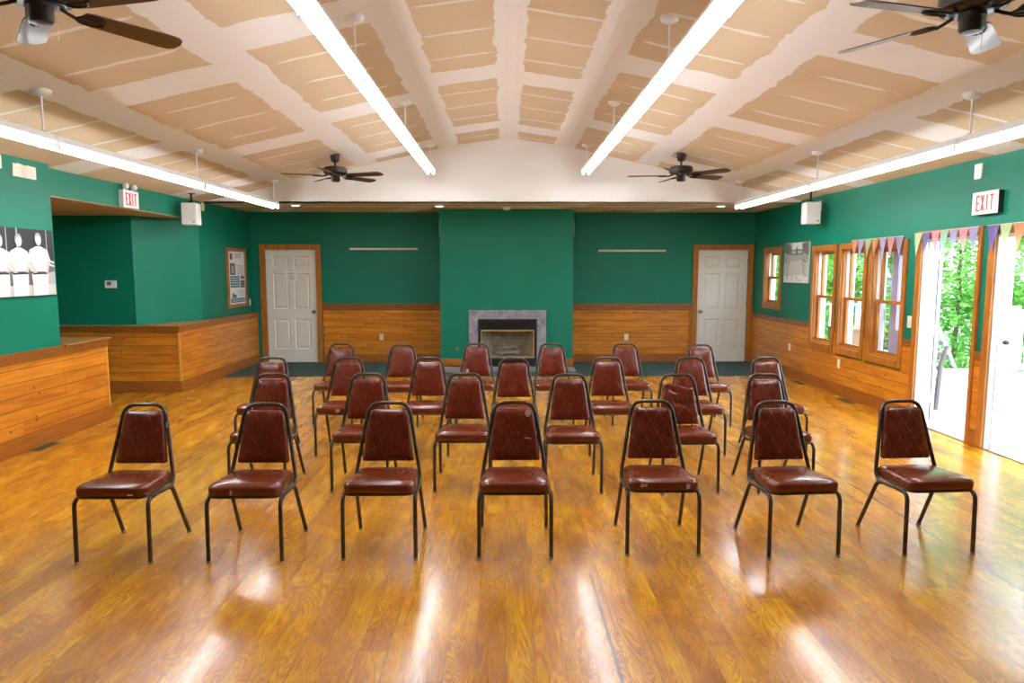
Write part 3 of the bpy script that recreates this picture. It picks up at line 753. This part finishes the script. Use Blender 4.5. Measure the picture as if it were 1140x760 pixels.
# right wall print: pale landscape
t = thing('photo_print', 'faded print of a waterfall below a mill beside the small far window', 'picture', (XR - .003, 10.41, 1.765))
b = MB(); b.box((-.018, -.44, -.305), (0, .44, .305), 'ph_pale', .001); b.build('board', t)
b = MB(); xx = [-.0182]
def pf(pts, m):
    xx[0] -= .00025; b.quad([(xx[0], -p[0], p[1]) for p in pts], m)
pf([(-.43, .0), (.43, .0), (.43, .30), (-.43, .30)], 'ph_grey'); pf([(-.15, .15), (.2, .15), (.2, .30), (-.15, .30)], 'ph_white')
pf([(-.43, .15), (-.22, .12), (-.18, .24), (-.3, .30), (-.43, .30)], 'ph_olive'); pf([(.43, .10), (.25, .16), (.2, .28), (.43, .30)], 'ph_olive')
pf([(-.2, .12), (.25, .12), (.25, .20), (-.2, .20)], 'ph_mid'); pf([(-.15, .14), (-.02, .14), (-.02, .18), (-.15, .18)], 'ph_pale'); pf([(.06, .14), (.2, .14), (.2, .18), (.06, .18)], 'ph_pale')
pf([(.0, .11), (.05, .11), (.06, .2), (.025, .25), (-.01, .2)], 'ph_olive')
pf([(-.25, .04), (.25, .06), (.36, -.28), (-.38, -.28)], 'ph_grey'); pf([(-.2, .02), (.2, .04), (.28, -.2), (-.3, -.2)], 'ph_pale')
pf([(-.43, -.3), (.43, -.3), (.43, -.21), (.2, -.18), (-.2, -.20), (-.43, -.2)], 'ph_white')
for k in range(26):
    a, c = random.uniform(-.38, .38), random.uniform(-.29, -.17); w = random.uniform(.012, .03)
    pf([(a, c), (a + w, c), (a + w*.6, c + w), (a, c + w*.8)], random.choice(['ph_mid', 'ph_olive', 'ph_grey']))
for k in range(24):
    s = random.choice((-1, 1)); a = s * random.uniform(.26, .40); c = random.uniform(-.15, .08); w = random.uniform(.012, .03)
    pf([(a, c), (a + w, c), (a + w*.6, c + w), (a, c + w*1.4)], random.choice(['ph_mid', 'ph_olive', 'ph_grey']))
b.build('printed_image', t)
# framed poster on the far left wall
t = thing('framed_poster', 'narrow wooden framed poster with blue text blocks on far left wall', 'poster', (-4.5, 11.54, 1.525))
b = MB(); w, h, e = .40, .49, .055
b.box((0, -w, -h), (.025, -w + e, h), 'casing_pine', .003); b.box((0, w - e, -h), (.025, w, h), 'casing_pine', .003)
b.box((0, -w + e, h - e), (.025, w - e, h), 'casing_pine', .003); b.box((0, -w + e, -h), (.025, w - e, -h + e), 'casing_pine', .003); b.build('frame', t)
b = MB(); b.box((.002, -w + e, -h + e), (.010, w - e, h - e), 'paper'); xx = [.0102]
def pf(pts, m): xx[0] += .0003; b.quad([(xx[0], p[0], p[1]) for p in pts], m)
def pr(a, c, d, e_, m): pf([(a, c), (d, c), (d, e_), (a, e_)], m)
pr(-.27, .30, -.16, .40, 'po_brown'); pr(-.28, .05, -.06, .24, 'po_brown'); pr(-.22, .08, -.12, .2, 'ph_grey'); pr(.16, -.02, .32, .03, 'po_brown'); pr(.14, -.17, .32, -.04, 'ph_mid')
pr(-.28, -.16, .10, .03, 'po_teal'); pr(-.28, -.41, .32, -.34, 'po_teal'); pf([(-.24, -.33), (-.04, -.33), (-.05, -.28), (-.14, -.27), (-.2, -.24)], 'ph_mid')
for k in range(4): pr(-.25, -.13 + k * .04, .06, -.117 + k * .04, 'paper')
for k in range(3): pr(-.08, .395 - k * .03, .2 - k * .05 + .05, .405 - k * .03, 'ink')
for k in range(7): pr(.0, .2 - k * .025, .30, .206 - k * .025, 'ink')
for k in range(5): pr(.02, -.21 - k * .022, .30, -.205 - k * .022, 'ink')
for k in range(2): pr(-.25, -.39 + k * .022, .28, -.384 + k * .022, 'paper')
b.build('printed_sheet', t)

# ------------------------------------------------------------------ bunting
def bunting(y0, y1, z0, z1, sag, flags, label, x=XR - .05, fw=.15, fh=.2):
    t = thing('bunting', label, 'bunting', (x, (y0 + y1)/2, 0), 0, 'pastel paper bunting over the windows and doors')
    oy = (y0 + y1)/2; n = len(flags)
    def P(s): return (0, y0 + (y1 - y0)*s - oy, z0 + (z1 - z0)*s - sag * 4*s*(1-s))
    b = MB(); b.tube([P(k/16) for k in range(17)], .003, 'ivory', 6); b.build('string', t)
    for k, c in enumerate(flags):
        s0, s1 = k/n + .002, (k+1)/n - .002; a, c_ = Vector(P(s0)), Vector(P(s1)); mid = (a + c_)/2 + Vector((random.uniform(-.015, .005), random.uniform(-.012, .012), -fh * random.uniform(.9, 1.08)))
        b = MB(); tx = .0012
        q1, q2 = a.lerp(mid, .5) + Vector((-.004, 0, 0)), c_.lerp(mid, .5) + Vector((-.004, 0, 0))
        for pts in ([a, c_, q2, q1], [q1, q2, mid]):
            f = b.quad([p + Vector((-tx, 0, 0)) for p in pts], c)
        r_ = bmesh.ops.solidify(b.bm, geom=b.bm.faces[:], thickness=.001)
        b.build('pennant', t)
# order of flags: from far (large y) to near -> s runs y0 (far) to y1 (near)
bunting(8.70, 7.56, 2.03, 2.03, .0, ['flag_orange', 'flag_lilac', 'flag_green', 'flag_orange', 'flag_lilac', 'flag_pink', 'flag_lilac'], 'string of pastel pennants across the tops of the tall windows', fh=.24)
bunting(7.36, 6.36, 2.045, 2.06, .0, ['flag_lime', 'flag_violet', 'flag_pink', 'flag_mint', 'flag_lilac', 'flag_pink', 'flag_lilac'], 'string of pastel pennants across the top of the farther open door', fh=.24)
bunting(6.25, 5.15, 2.06, 2.065, .0, ['flag_violet', 'flag_lime', 'flag_orange', 'flag_pink', 'flag_lilac', 'flag_mint', 'flag_orange'], 'string of pastel pennants across the top of the nearest open door', fh=.24)

# ------------------------------------------------------------------ ceiling fans
def make_fan(angles, label, loc):
    t = thing('ceiling_fan', label, 'ceiling fan', loc, 0, 'dark five blade ceiling fans')
    zt = zc(loc[0]) - loc[2]
    b = MB(); b.lathe([(.03, -.10), (.05, -.085), (.062, -.045), (.066, -.0), (.066, .015)], 'dark_metal', (0, 0, zt), 24); b.build('canopy', t, True)
    b = MB(); b.lathe([(.013, .08), (.013, zt - .08)], 'dark_metal', n=12); b.build('downrod', t, True)
    b = MB(); b.lathe([(.03, .10), (.05, .095), (.135, .088), (.150, .075), (.152, .015), (.135, .0), (.06, -.008)], 'dark_metal', n=32)
    b.build('motor_housing', t, True)
    b = MB(); b.lathe([(.06, -.005), (.062, -.03), (.058, -.035), (.058, -.085), (.048, -.098), (.02, -.102), (.001, -.102)], 'dark_metal', n=24); b.build('switch_housing', t, True)
    b = MB(); b.tube([(.06, .02, -.05), (.068, .022, -.09), (.068, .022, -.17)], .0016, 'brass', 5); b.build('pull_chain', t)
    for a in angles:
        rot = Matrix.Rotation(R(a), 4, 'Z'); tilt = Matrix.Rotation(R(-12), 4, 'X')
        b = MB(); n = 12
        out = [(.19, -.052), (.24, -.060), (.60, -.072), (.655, -.066), (.68, -.045), (.69, 0), (.68, .045), (.655, .066), (.60, .072), (.24, .060), (.19, .052), (.175, 0)]
        lo = [tilt @ Vector((x, y, -.003)) for x, y in out]; hi = [tilt @ Vector((x, y, .003)) for x, y in out]
        vl = [b.bm.verts.new(rot @ (v + Vector((0, 0, -.02)))) for v in lo]; vh = [b.bm.verts.new(rot @ (v + Vector((0, 0, -.02)))) for v in hi]
        k = b.mi('fan_blade'); b.bm.faces.new(vl[::-1]); b.bm.faces.new(vh)
        for i in range(len(out)): b.bm.faces.new([vl[i], vl[(i+1) % len(out)], vh[(i+1) % len(out)], vh[i]])
        bl = b.build('blade', t)
        # ornate blade iron: arm and open oval bracket
        b = MB(); b.tube([rot @ Vector(p) for p in ((.09, 0, -.006), (.13, 0, -.022), (.17, 0, -.034))], .009, 'dark_metal', 8)
        ov = [rot @ (tilt @ Vector((.225 + .065*math.cos(q), .036*math.sin(q), -.008)) + Vector((0, 0, -.022))) for q in [2*math.pi*i/16 for i in range(17)]]
        b.tube(ov, .006, 'dark_metal', 6, caps=False)
        b.tube([rot @ Vector(p) for p in ((.165, 0, -.032), (.28, 0, -.032))], .005, 'dark_metal', 6); b.build('blade_iron', bl, True)
    return t
make_fan([-18, 54, 126, 198, 270], 'dark ceiling fan near the back, left of the room centre', (-2.23, 9.2, 2.91))
make_fan([26, 98, 170, 242, 314], 'dark ceiling fan near the back, right of the room centre', (2.31, 9.1, 2.91))
make_fan([55, 127, 199, 271, 343], 'dark ceiling fan cut off by the top left corner of the photo', (-2.20, 3.40, 2.92))
make_fan([50, 122, 194, 266, 338], 'dark ceiling fan cut off by the top right corner of the photo', (2.30, 3.48, 2.92))

# ------------------------------------------------------------------ fluorescent strips
def make_strip(x, yend, zb, label, group):
    L = 2.445; t = thing('strip_light', label, 'light fixture', (x, yend, zb), 0, group)
    b = MB(); b.prism([(-.070, .035), (-.042, .085), (.042, .085), (.070, .035), (.066, .030), (.022, .044), (-.022, .044), (-.066, .030)], (-L + .004, -.002), 'fixture_white', ax=1); b.build('housing', t)
    for k in range(2):
        ya, yb = -.03 - k * 1.222, -.03 - (k + 1) * 1.222 + .04
        for s in (-1, 1):
            b = MB(); b.tube([(s*.040, ya, .004), (s*.040, yb, .004)], .0155, 'tube', 10); b.build('fluorescent_tube', t, True)
    for y in (-.018, -1.235, -L + .022):
        b = MB()
        for s in (-1, 1): b.box((s*.040 - .016, y - .012, -.018), (s*.040 + .016, y + .012, .046), 'fixture_white', .003)
        b.box((-.034, y - .012, .024), (.034, y + .012, .046), 'fixture_white'); b.build('lamp_holder', t)
    zt = zc(x) - zb
    b = MB(); b.lathe([(.008, .08), (.008, zt - .01)], 'fixture_white', (0, -.06, 0), 10); b.build('hanger_rod', t, True)
    b = MB(); b.lathe([(.012, -.035), (.03, -.032), (.06, -.018), (.068, -.004), (.068, .012)], 'fixture_white', (0, -.06, zt), 20); b.build('ceiling_canopy', t, True)
    b = MB(); b.box((-.02, -.075, .083), (.02, -.045, .10), 'brushed_metal', .003); b.build('hanger_clip', t)
    return t
ROWS = [(-3.30, 2.55, 10.02, 'left outer row'), (-1.055, 3.03, 9.98, 'left inner row'), (1.165, 3.03, 9.98, 'right inner row'), (3.40, 2.55, 10.05, 'right outer row')]
ORD = ['farthest from the camera', 'second from the far end', 'nearest the camera']
for x, z, y, nm in ROWS:
    base = None
    for k in range(3):
        lab = 'twin tube white strip light, %s in the %s' % (ORD[k], nm)
        if base is None: base = make_strip(x, y, z, lab, 'hanging fluorescent strips in the ' + nm)
        else: dup(base, (x, y - 2.455 * k, z), 0, lab)

# ------------------------------------------------------------------ chairs
def rtrap(wf, wr, y0, y1, rf, rr, n=6):
    """rounded trapezoid outline (x,y): front edge y0 half width wf, rear edge y1 half width wr"""
    c = [(-wf, y0, rf), (wf, y0, rf), (wr, y1, rr), (-wr, y1, rr)]; out = []
    for i in range(4):
        p = Vector(c[i][:2]); a = Vector(c[i-1][:2]); d = Vector(c[(i+1) % 4][:2]); r = c[i][2]
        s = p + (a - p).normalized()*r; e = p + (d - p).normalized()*r
        for k in range(n + 1):
            t = k/n; out.append(s*(1-t)**2 + p*2*t*(1-t) + e*t*t)
        # extra points along edge
        p2 = Vector(c[(i+1) % 4][:2]); r2 = c[(i+1) % 4][2]; s2 = p2 + (p - p2).normalized()*r2
        for k in (1, 2, 3): out.append(e.lerp(s2, k/4))
    return out
OY = -.235
def chair_parts(t, back_mat, slump=False):
    r = .0118
    def P(x, y, z): return (x, y + OY, z)
    # hoop + side rails
    side = [P(.204, .045, .378), P(.199, .30, .360), P(.197, .335, .40), P(.122, .428, .833)]
    path = side + [tuple([-q[0], q[1], q[2]]) for q in side[::-1]]
    b = MB(); b.tube(fillet(path, [0, .05, .05, .075, .075, .05, .05, 0], 6), r, 'chair_tube', 10); b.build('back_frame', t, True)
    for s in (-1, 1):
        b = MB(); b.tube(fillet([P(s*.208, .0, .010), P(s*.207, .008, .372), P(s*.203, .12, .372)], .05, 6), r, 'chair_tube', 10); lg = b.build('leg', t, True)
        b = MB(); b.lathe([(.001, 0), (.013, 0), (.014, .006), (.0135, .014)], 'glide', P(s*.208, .0, 0), 12); b.build('foot_glide', lg, True)
    for s in (-1, 1):
        b = MB(); b.tube(fillet([P(s*.208, .475, .010), P(s*.196, .315, .345), P(s*.186, .285, .352)], .03, 4), r, 'chair_tube', 10); lg = b.build('leg', t, True)
        b = MB(); b.lathe([(.001, 0), (.013, 0), (.014, .006), (.0135, .014)], 'glide', P(s*.208, .475, 0), 12); b.build('foot_glide', lg, True)
    # seat frame: flat ring under the cushion
    o = rtrap(.205, .178, .0, .345, .07, .04)
    b = MB(); pts = [P(p.x, p.y, .386) for p in o]; pts.append(pts[0]); pts.append(pts[1])
    b.tube(pts, .0085, 'chair_tube', 8, caps=False); b.box(P(-.19, .10, .376), P(.19, .125, .388), 'chair_tube'); b.box(P(-.18, .26, .372), P(.18, .285, .384), 'chair_tube'); b.build('seat_frame', t, True)
    # cushion
    def ring(o, ins, z, tilt=.03):
        cx, cy = 0, .17; L = []
        for p in o:
            d = Vector((p.x - cx, p.y - cy)); k = max(0.02, 1 - ins / .19); q = d * k
            L.append(P(cx + q.x, cy + q.y, z - (cy + q.y) * tilt))
        return L
    o = rtrap(.212, .180, -.012, .372, .075, .055)
    b = MB(); b.loft([ring(o, .02, .392), ring(o, .002, .396), ring(o, 0, .410), ring(o, .0, .432), ring(o, .006, .444), ring(o, .020, .453), ring(o, .045, .459), ring(o, .09, .464), ring(o, .14, .467), ring(o, .185, .468)], 'vinyl_seat'); b.build('seat', t, True)
    # backrest: rounded trapezoid in the plane of the hoop
    dz, dy = .433, .093                       # direction of the hoop uprights
    L = math.hypot(dz, dy); uz, uy = dz/L, dy/L
    def Q(x, v, d):                           # v height along the back, d thickness towards the front
        y = .335 + (v) * uy - d * uz; z = .40 + v * uz + d * uy
        return P(x, y, z)
    o = rtrap(.158, .117, .085, .405, .02, .03)
    cy = .245
    def bring(ins, d):
        out = []
        for p in o:
            q = Vector((p.x, p.y - cy)) * max(.02, 1 - ins/.155); v = q.y + cy
            if slump: v -= .035 * max(0, (v - .085)/.32) * (0.5 + .5*math.sin(q.x*22)); d2 = d + (.006*math.sin(v*70 + q.x*16) if d > .02 else 0)
            else: d2 = d
            out.append(Q(q.x, v - (.03 if slump else 0), d2))
        return out
    b = MB(); b.loft([bring(.02, -.012), bring(.002, -.010), bring(0, .0), bring(0, .012), bring(.006, .022), bring(.018, .029), bring(.04, .033), bring(.08, .036), bring(.12, .037), bring(.15, .037)], back_mat)
    bk = b.build('backrest', t, True)
    return t
def tear(t, parent_name, verts, m, name, label):
    par = [k for k in bpy.data.objects if k.parent == t and k.name.split('.')[0] == parent_name][0]
    b = MB(); b.quad([(v[0], v[1] + OY, v[2]) for v in verts], m)
    bmesh.ops.solidify(b.bm, geom=b.bm.faces[:], thickness=.0012)
    o = b.build(name, par); o['label'] = label
def proto(mat, slump=False):
    t = thing('banquet_chair', 'red vinyl chair', 'chair', (0, 0, 0), 0, 'red vinyl chairs set out in four rows')
    return chair_parts(t, mat, slump)
pr_worn, pr_faint = proto('vinyl_worn'), proto('vinyl_faint')
pr_slump = None
used = set()
def bk(x, v, d=.0385):     # point on the backrest front
    dz, dy = .433, .093; L = math.hypot(dz, dy); uz, uy = dz/L, dy/L
    return (x, .335 + v*uy - d*uz, .40 + v*uz + d*uy)
def blob(cx, cv, rx, rv, n=9, d=.0385):
    return [bk(cx + rx*math.cos(2*math.pi*k/n)*random.uniform(.8, 1.1), cv + rv*math.sin(2*math.pi*k/n)*random.uniform(.8, 1.1), d) for k in range(n)]
def front(cx, z0, z1, w):
    return [(cx - w, -.0135, z0), (cx + w*.8, -.0135, z0 + .002), (cx + w, -.0125, z1), (cx, -.0125, z1 - .004), (cx - w*.7, -.0125, z1 + .002)]
A, B_, C_, D_ = 'front row', 'second row', 'third row', 'back row'
CH = [
 # x, y(front feet), rot deg, kind, label
 (-2.22, 3.745, 0, 'f', 'red vinyl chair with a small white tag, at the left end of front row'),
 (-1.478, 3.748, 0, 'f', 'red vinyl chair with yellow nick at the seat edge, second from left in front row'),
 (-.722, 3.784, 0, 'f', 'red vinyl chair, third from the left in the front row'),
 (.058, 3.788, 0, 'f', 'red vinyl chair with round foam hole in its backrest, centre of front row'),
 (.924, 3.822, -1, 'w', 'red vinyl chair with scuffed front seat corners, third from right in front row'),
 (1.712, 3.783, 4, 'w', 'red vinyl chair with pale diamond stitching, second from right in the front row'),
 (2.519, 3.811, 3.5, 'w', 'red vinyl chair at the far right end of the front row near the open door'),
 (-1.845, 4.97, 0, 'f', 'red vinyl chair at the left end of the second row'),
 (-1.09, 4.98, 1, 'f', 'red vinyl chair, second from the left in the second row'),
 (-.318, 4.975, 0, 'f', 'red vinyl chair, third from the left in the second row'),
 (.51, 4.93, 0, 'f', 'red vinyl chair, third from the right in the second row'),
 (1.37, 4.91, 1, 's', 'red vinyl chair with a sagging torn backrest, second from right in second row'),
 (2.07, 4.91, 4, 'w', 'red vinyl chair at the right end of the second row'),
 (-2.19, 5.98, 0, 'f', 'red vinyl chair at the left end of the third row'),
 (-1.475, 5.97, -1, 'f', 'red vinyl chair with yellow tear at seat front, second from left in third row'),
 (-.715, 5.97, 0, 'f', 'red vinyl chair, third from the left in the third row'),
 (.085, 5.90, 0, 'f', 'red vinyl chair in the middle of the third row before the fireplace'),
 (.965, 5.95, 0, 'f', 'red vinyl chair, third from the right in the third row'),
 (1.75, 5.94, 2, 'w', 'red vinyl chair, second from the right in the third row'),
 (2.475, 5.94, 4, 'w', 'red vinyl chair at the right end of the third row'),
 (-1.83, 7.18, -2, 'f', 'red vinyl chair at the left end of the back row by the white door'),
 (-1.13, 7.08, 0, 'f', 'red vinyl chair, second from the left in the back row'),
 (-.315, 7.17, 0, 'f', 'red vinyl chair in the back row in front of the fireplace left side'),
 (.525, 7.16, 0, 'f', 'red vinyl chair in the back row in front of the fireplace right side'),
 (1.35, 7.15, 2, 'w', 'red vinyl chair, second from the right in the back row'),
 (2.165, 7.05, 3, 'w', 'red vinyl chair at the right end of the back row by the right door'),
]
chairs = []
for i, (x, y, rz, k, lab) in enumerate(CH):
    loc = (x, y + .235, 0)
    if k == 's': c = proto('vinyl_worn', True); c.location = loc; c.rotation_euler[2] = R(rz); c['label'] = lab
    else:
        p = pr_worn if k == 'w' else pr_faint
        if k not in used: used.add(k); c = p; c.location = loc; c.rotation_euler[2] = R(rz); c['label'] = lab
        else: c = dup(p, loc, R(rz), lab)
    chairs.append(c)
# individual damage, each a small part of its cushion (added after the copies were taken)
def local_tears():
    tear(chairs[0], 'backrest', [bk(.146, .30, .02), bk(.152, .30, .02), bk(.152, .335, .02), bk(.146, .335, .02)], 'tape', 'sticker', 'small white sticker')
    tear(chairs[0], 'backrest', blob(.105, .29, .010, .012), 'tear_red', 'tear', 'bright red tear')
    tear(chairs[0], 'seat', front(.12, .400, .410, .016), 'scuff', 'scuff', 'pale scuff')
    tear(chairs[1], 'seat', front(-.06, .400, .432, .008), 'foam', 'tear', 'narrow tear showing yellow foam')
    tear(chairs[3], 'backrest', blob(.083, .375, .020, .024, d=.0345), 'foam', 'tear', 'round hole showing pale foam')
    tear(chairs[3], 'backrest', [bk(.06, .222), bk(.10, .216), bk(.11, .222), bk(.075, .228)], 'scuff', 'scuff', 'pale scratch')
    tear(chairs[4], 'seat', front(-.12, .416, .440, .022), 'scuff', 'scuff', 'pale scuff')
    tear(chairs[4], 'seat', front(.135, .405, .436, .012), 'tape', 'scuff', 'white worn corner')
    tear(chairs[11], 'backrest', [bk(-.085, .31, .046), bk(-.06, .295, .046), bk(-.02, .285, .046), bk(-.015, .293, .046), bk(-.05, .305, .046), bk(-.08, .325, .046)], 'scuff', 'tear', 'white tear')
    tear(chairs[14], 'seat', front(.0, .402, .436, .022), 'foam', 'tear', 'yellow foam tear')
    tear(chairs[22], 'backrest', [bk(-.12, .10), bk(-.085, .10), bk(-.085, .16), bk(-.11, .16)], 'scuff', 'scuff', 'pale worn patch')
local_tears()

# ------------------------------------------------------------------ outdoors
b = MB(); b.box((-30, -30, -1.3), (60, 70, -1.2), 'ground')
g = b.build('ground', kind='structure')
b = MB()
b.box((XR + .151, 1.5, -.10), (8.35, 11.56, -.025), 'deck'); b.box((XR + .151, 11.56, -.10), (7.1, 13.4, -.025), 'deck'); b.box((8.35, 1.5, -.10), (8.6, 11.2, -.025), 'deck')
b.build('deck_floor', kind='structure')
b = MB(); b.box((XR + .16, 1.5, -1.2), (8.3, 1.6, -.1), 'weathered_wood'); b.box((8.2, 1.6, -1.2), (8.3, 11.2, -.1), 'weathered_wood'); b.build('deck_skirt', kind='structure')
def railing(p, q, label, base=-.025, h=1.03):
    p, q = Vector((*p, 0)), Vector((*q, 0)); d = q - p; L = d.length; rz = math.atan2(d.y, d.x)
    t = thing('deck_railing', label, 'railing', (p.x, p.y, base), rz, 'white railings around the deck')
    b = MB(); b.box((0, -.05, h - .04), (L, .05, h), 'white_paint', .005); b.build('top_rail', t)
    b = MB(); b.box((0, -.02, .08), (L, .02, .13), 'white_paint', .003); b.build('bottom_rail', t)
    for x in (0.045, L - .045): b = MB(); b.box((x - .045, -.045, 0), (x + .045, .045, h + .06), 'white_paint', .004); b.build('post', t)
    n = int(L / .125)
    for k in range(1, n):
        x = L * k / n; b = MB(); b.box((x - .016, -.016, .13), (x + .016, .016, h - .04), 'white_paint'); b.build('baluster', t)
railing((5.0, 13.35), (7.05, 13.35), 'white deck railing seen through the tall windows')
railing((8.32, 11.12), (8.32, 9.2), 'white deck railing seen through the nearest open door')
railing((8.40, 11.16), (10.3, 11.16), 'white deck railing beyond the stair behind the nearest open door')
b = MB(); b.box((8.6, 9.6, -.1), (10.4, 11.2, -.025), 'deck'); b.build('deck_floor', kind='structure')
# stair rising to the left behind the deck
t = thing('outdoor_stair', 'grey outdoor stair with sloping rail beyond the farther open door', 'stair', (7.80, 11.7, -.025))
sl = math.tan(R(66))
b = MB(); b.prism([(0, 0), (.05, 0), (-1.15, 2.55), (-1.2, 2.55)], (-.03, .03), 'white_paint', ax=1); b.build('stringer', t)
b = MB(); b.prism([(0, 0), (.06, 0), (-1.14, 2.55), (-1.2, 2.55)], (.87, .93), 'lilac_paint', ax=1); b.build('stringer', t)
for k in range(10):
    z = .2 + k * .22; x = .04 - z * 1.2/2.55
    b = MB(); b.box((x - .24, .0, z - .02), (x + .04, .90, z + .02), 'weathered_wood'); b.build('tread', t)
t = thing('ladder_back_bench', 'weathered slatted wooden bench on the deck beyond the farther open door', 'bench', (5.22, 8.1, -.025), R(4))
b = MB(); b.tube([(0, 0, 0), (.02, 0, .3), (.035, 0, .55), (.09, -.02, .78)], [.03, .028, .026, .022], 'weathered_wood', 8); b.build('upright', t, True)
b = MB(); b.tube([(-.05, 1.1, 0), (-.03, 1.1, .3), (-.01, 1.1, .55), (.04, 1.1, .78)], [.03, .028, .026, .022], 'weathered_wood', 8); b.build('upright', t, True)
for z in (.16, .36, .50, .63, .73):
    b = MB(); b.box((.0, .02, z - .02), (.025, 1.08, z + .02), 'weathered_wood', .003); b.build('slat', t)
b = MB(); b.box((-.42, .0, .34), (.0, 1.1, .37), 'weathered_wood', .003); b.build('seat', t)
for y in (.03, 1.07):
    b = MB(); b.box((-.42, y - .02, 0), (-.37, y + .02, .34), 'weathered_wood'); b.build('leg', t)
t = thing('planter_box', 'low brown wooden box on the deck seen through the tall windows', 'box', (5.55, 10.7, -.025))
b = MB()
b.box((-.30, -.3, 0), (.30, -.27, .75), 'box_wood', .004); b.box((-.30, .27, 0), (.30, .3, .75), 'box_wood', .004); b.box((-.30, -.27, 0), (-.27, .27, .75), 'box_wood', .004); b.box((.27, -.27, 0), (.30, .27, .75), 'box_wood', .004); b.build('side_boards', t)
b = MB(); b.box((-.32, -.32, .75), (.32, .32, .78), 'box_wood', .004); b.build('lid', t)
# porch posts
for (x, y), lab in (((5.35, 12.3), 'white porch post seen through the first tall window'), ((5.05, 10.0), 'white porch post seen through the middle tall window'), ((5.95, 13.0), 'white porch post beyond the small far window')):
    t = thing('porch_post', lab, 'post', (x, y, -.025), 0, 'white porch posts outside the windows')
    b = MB(); b.box((-.06, -.06, 0), (.06, .06, 2.7), 'white_paint', .006); b.build('shaft', t)
    b = MB(); b.box((-.08, -.08, 0), (.08, .08, .12), 'white_paint', .006); b.build('plinth', t)

def tree(x, y, r, h, mat, label, n=11000):
    t = thing('tree', label, 'tree', (x, y, -1.2), 0, 'leafy green trees beyond the deck')
    b = MB(); b.tube([(0, 0, 0), (.1, .05, h*.3), (.0, -.05, h*.6), (.1, 0, h*.85)], [.05, .04, .03, .015], 'bark', 8); b.build('trunk', t, True)
    b = MB(); cl = []
    for k in range(34):
        u = random.uniform(.08, 1); a = random.uniform(0, 2*math.pi); rr = r * math.sin(math.pi * min(1, u*.82 + .14)) * random.uniform(.35, .95)
        cl.append((rr*math.cos(a), rr*math.sin(a), h*u, random.uniform(.45, .85)))
    for k in range(n):
        cx, cy, cz, cr = random.choice(cl)
        d = Vector((random.gauss(0, 1), random.gauss(0, 1), random.gauss(0, .8))).normalized() * cr * random.uniform(.6, 1.05)
        p = Vector((cx, cy, cz)) + d; s = random.uniform(.045, .09)
        u = Vector((random.gauss(0, 1), random.gauss(0, 1), random.gauss(0, .5))).normalized(); w = u.orthogonal().normalized()
        w.rotate(Matrix.Rotation(random.uniform(0, 6.28), 3, u))
        b.quad([p - u*s, p + w*s*.5, p + u*s, p - w*s*.5], mat)
    b.build('foliage', t)
TR = [(9.7, 14.6, 1.9, 7.0, 'leaf0', 'bright leafy tree framed by the farther open door'), (11.6, 15.8, 2.1, 8.2, 'leaf2', 'pale green tree right of centre behind the farther open door'),
      (8.2, 16.8, 2.0, 8.2, 'leaf1', 'green tree seen through the nearest tall window'), (12.6, 13.2, 1.8, 7.0, 'leaf1', 'dark green tree framed by the nearest open door'),
      (14.2, 15.4, 2.2, 8.5, 'leaf0', 'tall tree farther right beyond the nearest open door'), (6.9, 18.0, 2.0, 7.5, 'leaf0', 'green tree seen through the farthest tall window'),
      (10.2, 18.6, 2.3, 9.0, 'leaf1', 'tall background tree between the windows and doors'), (13.0, 18.6, 2.4, 9.0, 'leaf2', 'pale background tree high behind the doors'),
      (5.9, 15.9, 1.7, 6.5, 'leaf2', 'pale green tree seen through the small far window'), (8.4, 20.6, 2.4, 9.0, 'leaf0', 'tall background tree behind the middle tall window'),
      (16.2, 18.0, 2.5, 9.0, 'leaf1', 'background tree at the far right outside the doors'), (11.4, 12.4, 1.4, 5.4, 'leaf0', 'leafy sapling just behind the white railing at nearest open door'),
      (7.3, 14.9, 1.5, 7.0, 'leaf0', 'slim green tree seen through the middle tall window')]
for a in TR: tree(*a)

# ------------------------------------------------------------------ light, camera
w = bpy.data.worlds.new('World'); bpy.context.scene.world = w; w.use_nodes = True
nt = w.node_tree; bg = nt.nodes['Background']
tc = nt.nodes.new('ShaderNodeTexCoord'); sp = nt.nodes.new('ShaderNodeSeparateXYZ'); nt.links.new(tc.outputs['Generated'], sp.inputs[0])
rp = nt.nodes.new('ShaderNodeValToRGB'); rp.color_ramp.elements[0].position = .45; rp.color_ramp.elements[0].color = (.85, .92, 1, 1)
rp.color_ramp.elements[1].position = .9; rp.color_ramp.elements[1].color = (.55, .75, 1, 1)
mr = nt.nodes.new('ShaderNodeMapRange'); mr.inputs[1].default_value = -1; nt.links.new(sp.outputs[2], mr.inputs[0]); nt.links.new(mr.outputs[0], rp.inputs[0])
nt.links.new(rp.outputs[0], bg.inputs[0]); bg.inputs[1].default_value = 5.2
sd = bpy.data.lights.new('sun', 'SUN'); sd.energy = 1.6; sd.angle = R(2); sd.color = (1, .96, .9)
so = bpy.data.objects.new('sun', sd); C.objects.link(so); so.rotation_euler = (R(-18), R(12), 0); so.location = (20, 5, 20)

cam = bpy.data.cameras.new('camera'); co = bpy.data.objects.new('camera', cam); C.objects.link(co)
cam.sensor_width = 36; cam.lens = 24; cam.clip_start = .05; cam.clip_end = 200
co.location = (0, 0, 1.66); co.rotation_euler = (R(90 - 6.0), 0, -math.atan(8/760))
sc = bpy.context.scene; sc.camera = co
sc.view_settings.view_transform = 'Standard'; sc.view_settings.look = 'None'; sc.view_settings.gamma = 1
sc.view_settings.exposure = .92
try: sc.view_settings.use_curve_mapping = False
except Exception: pass
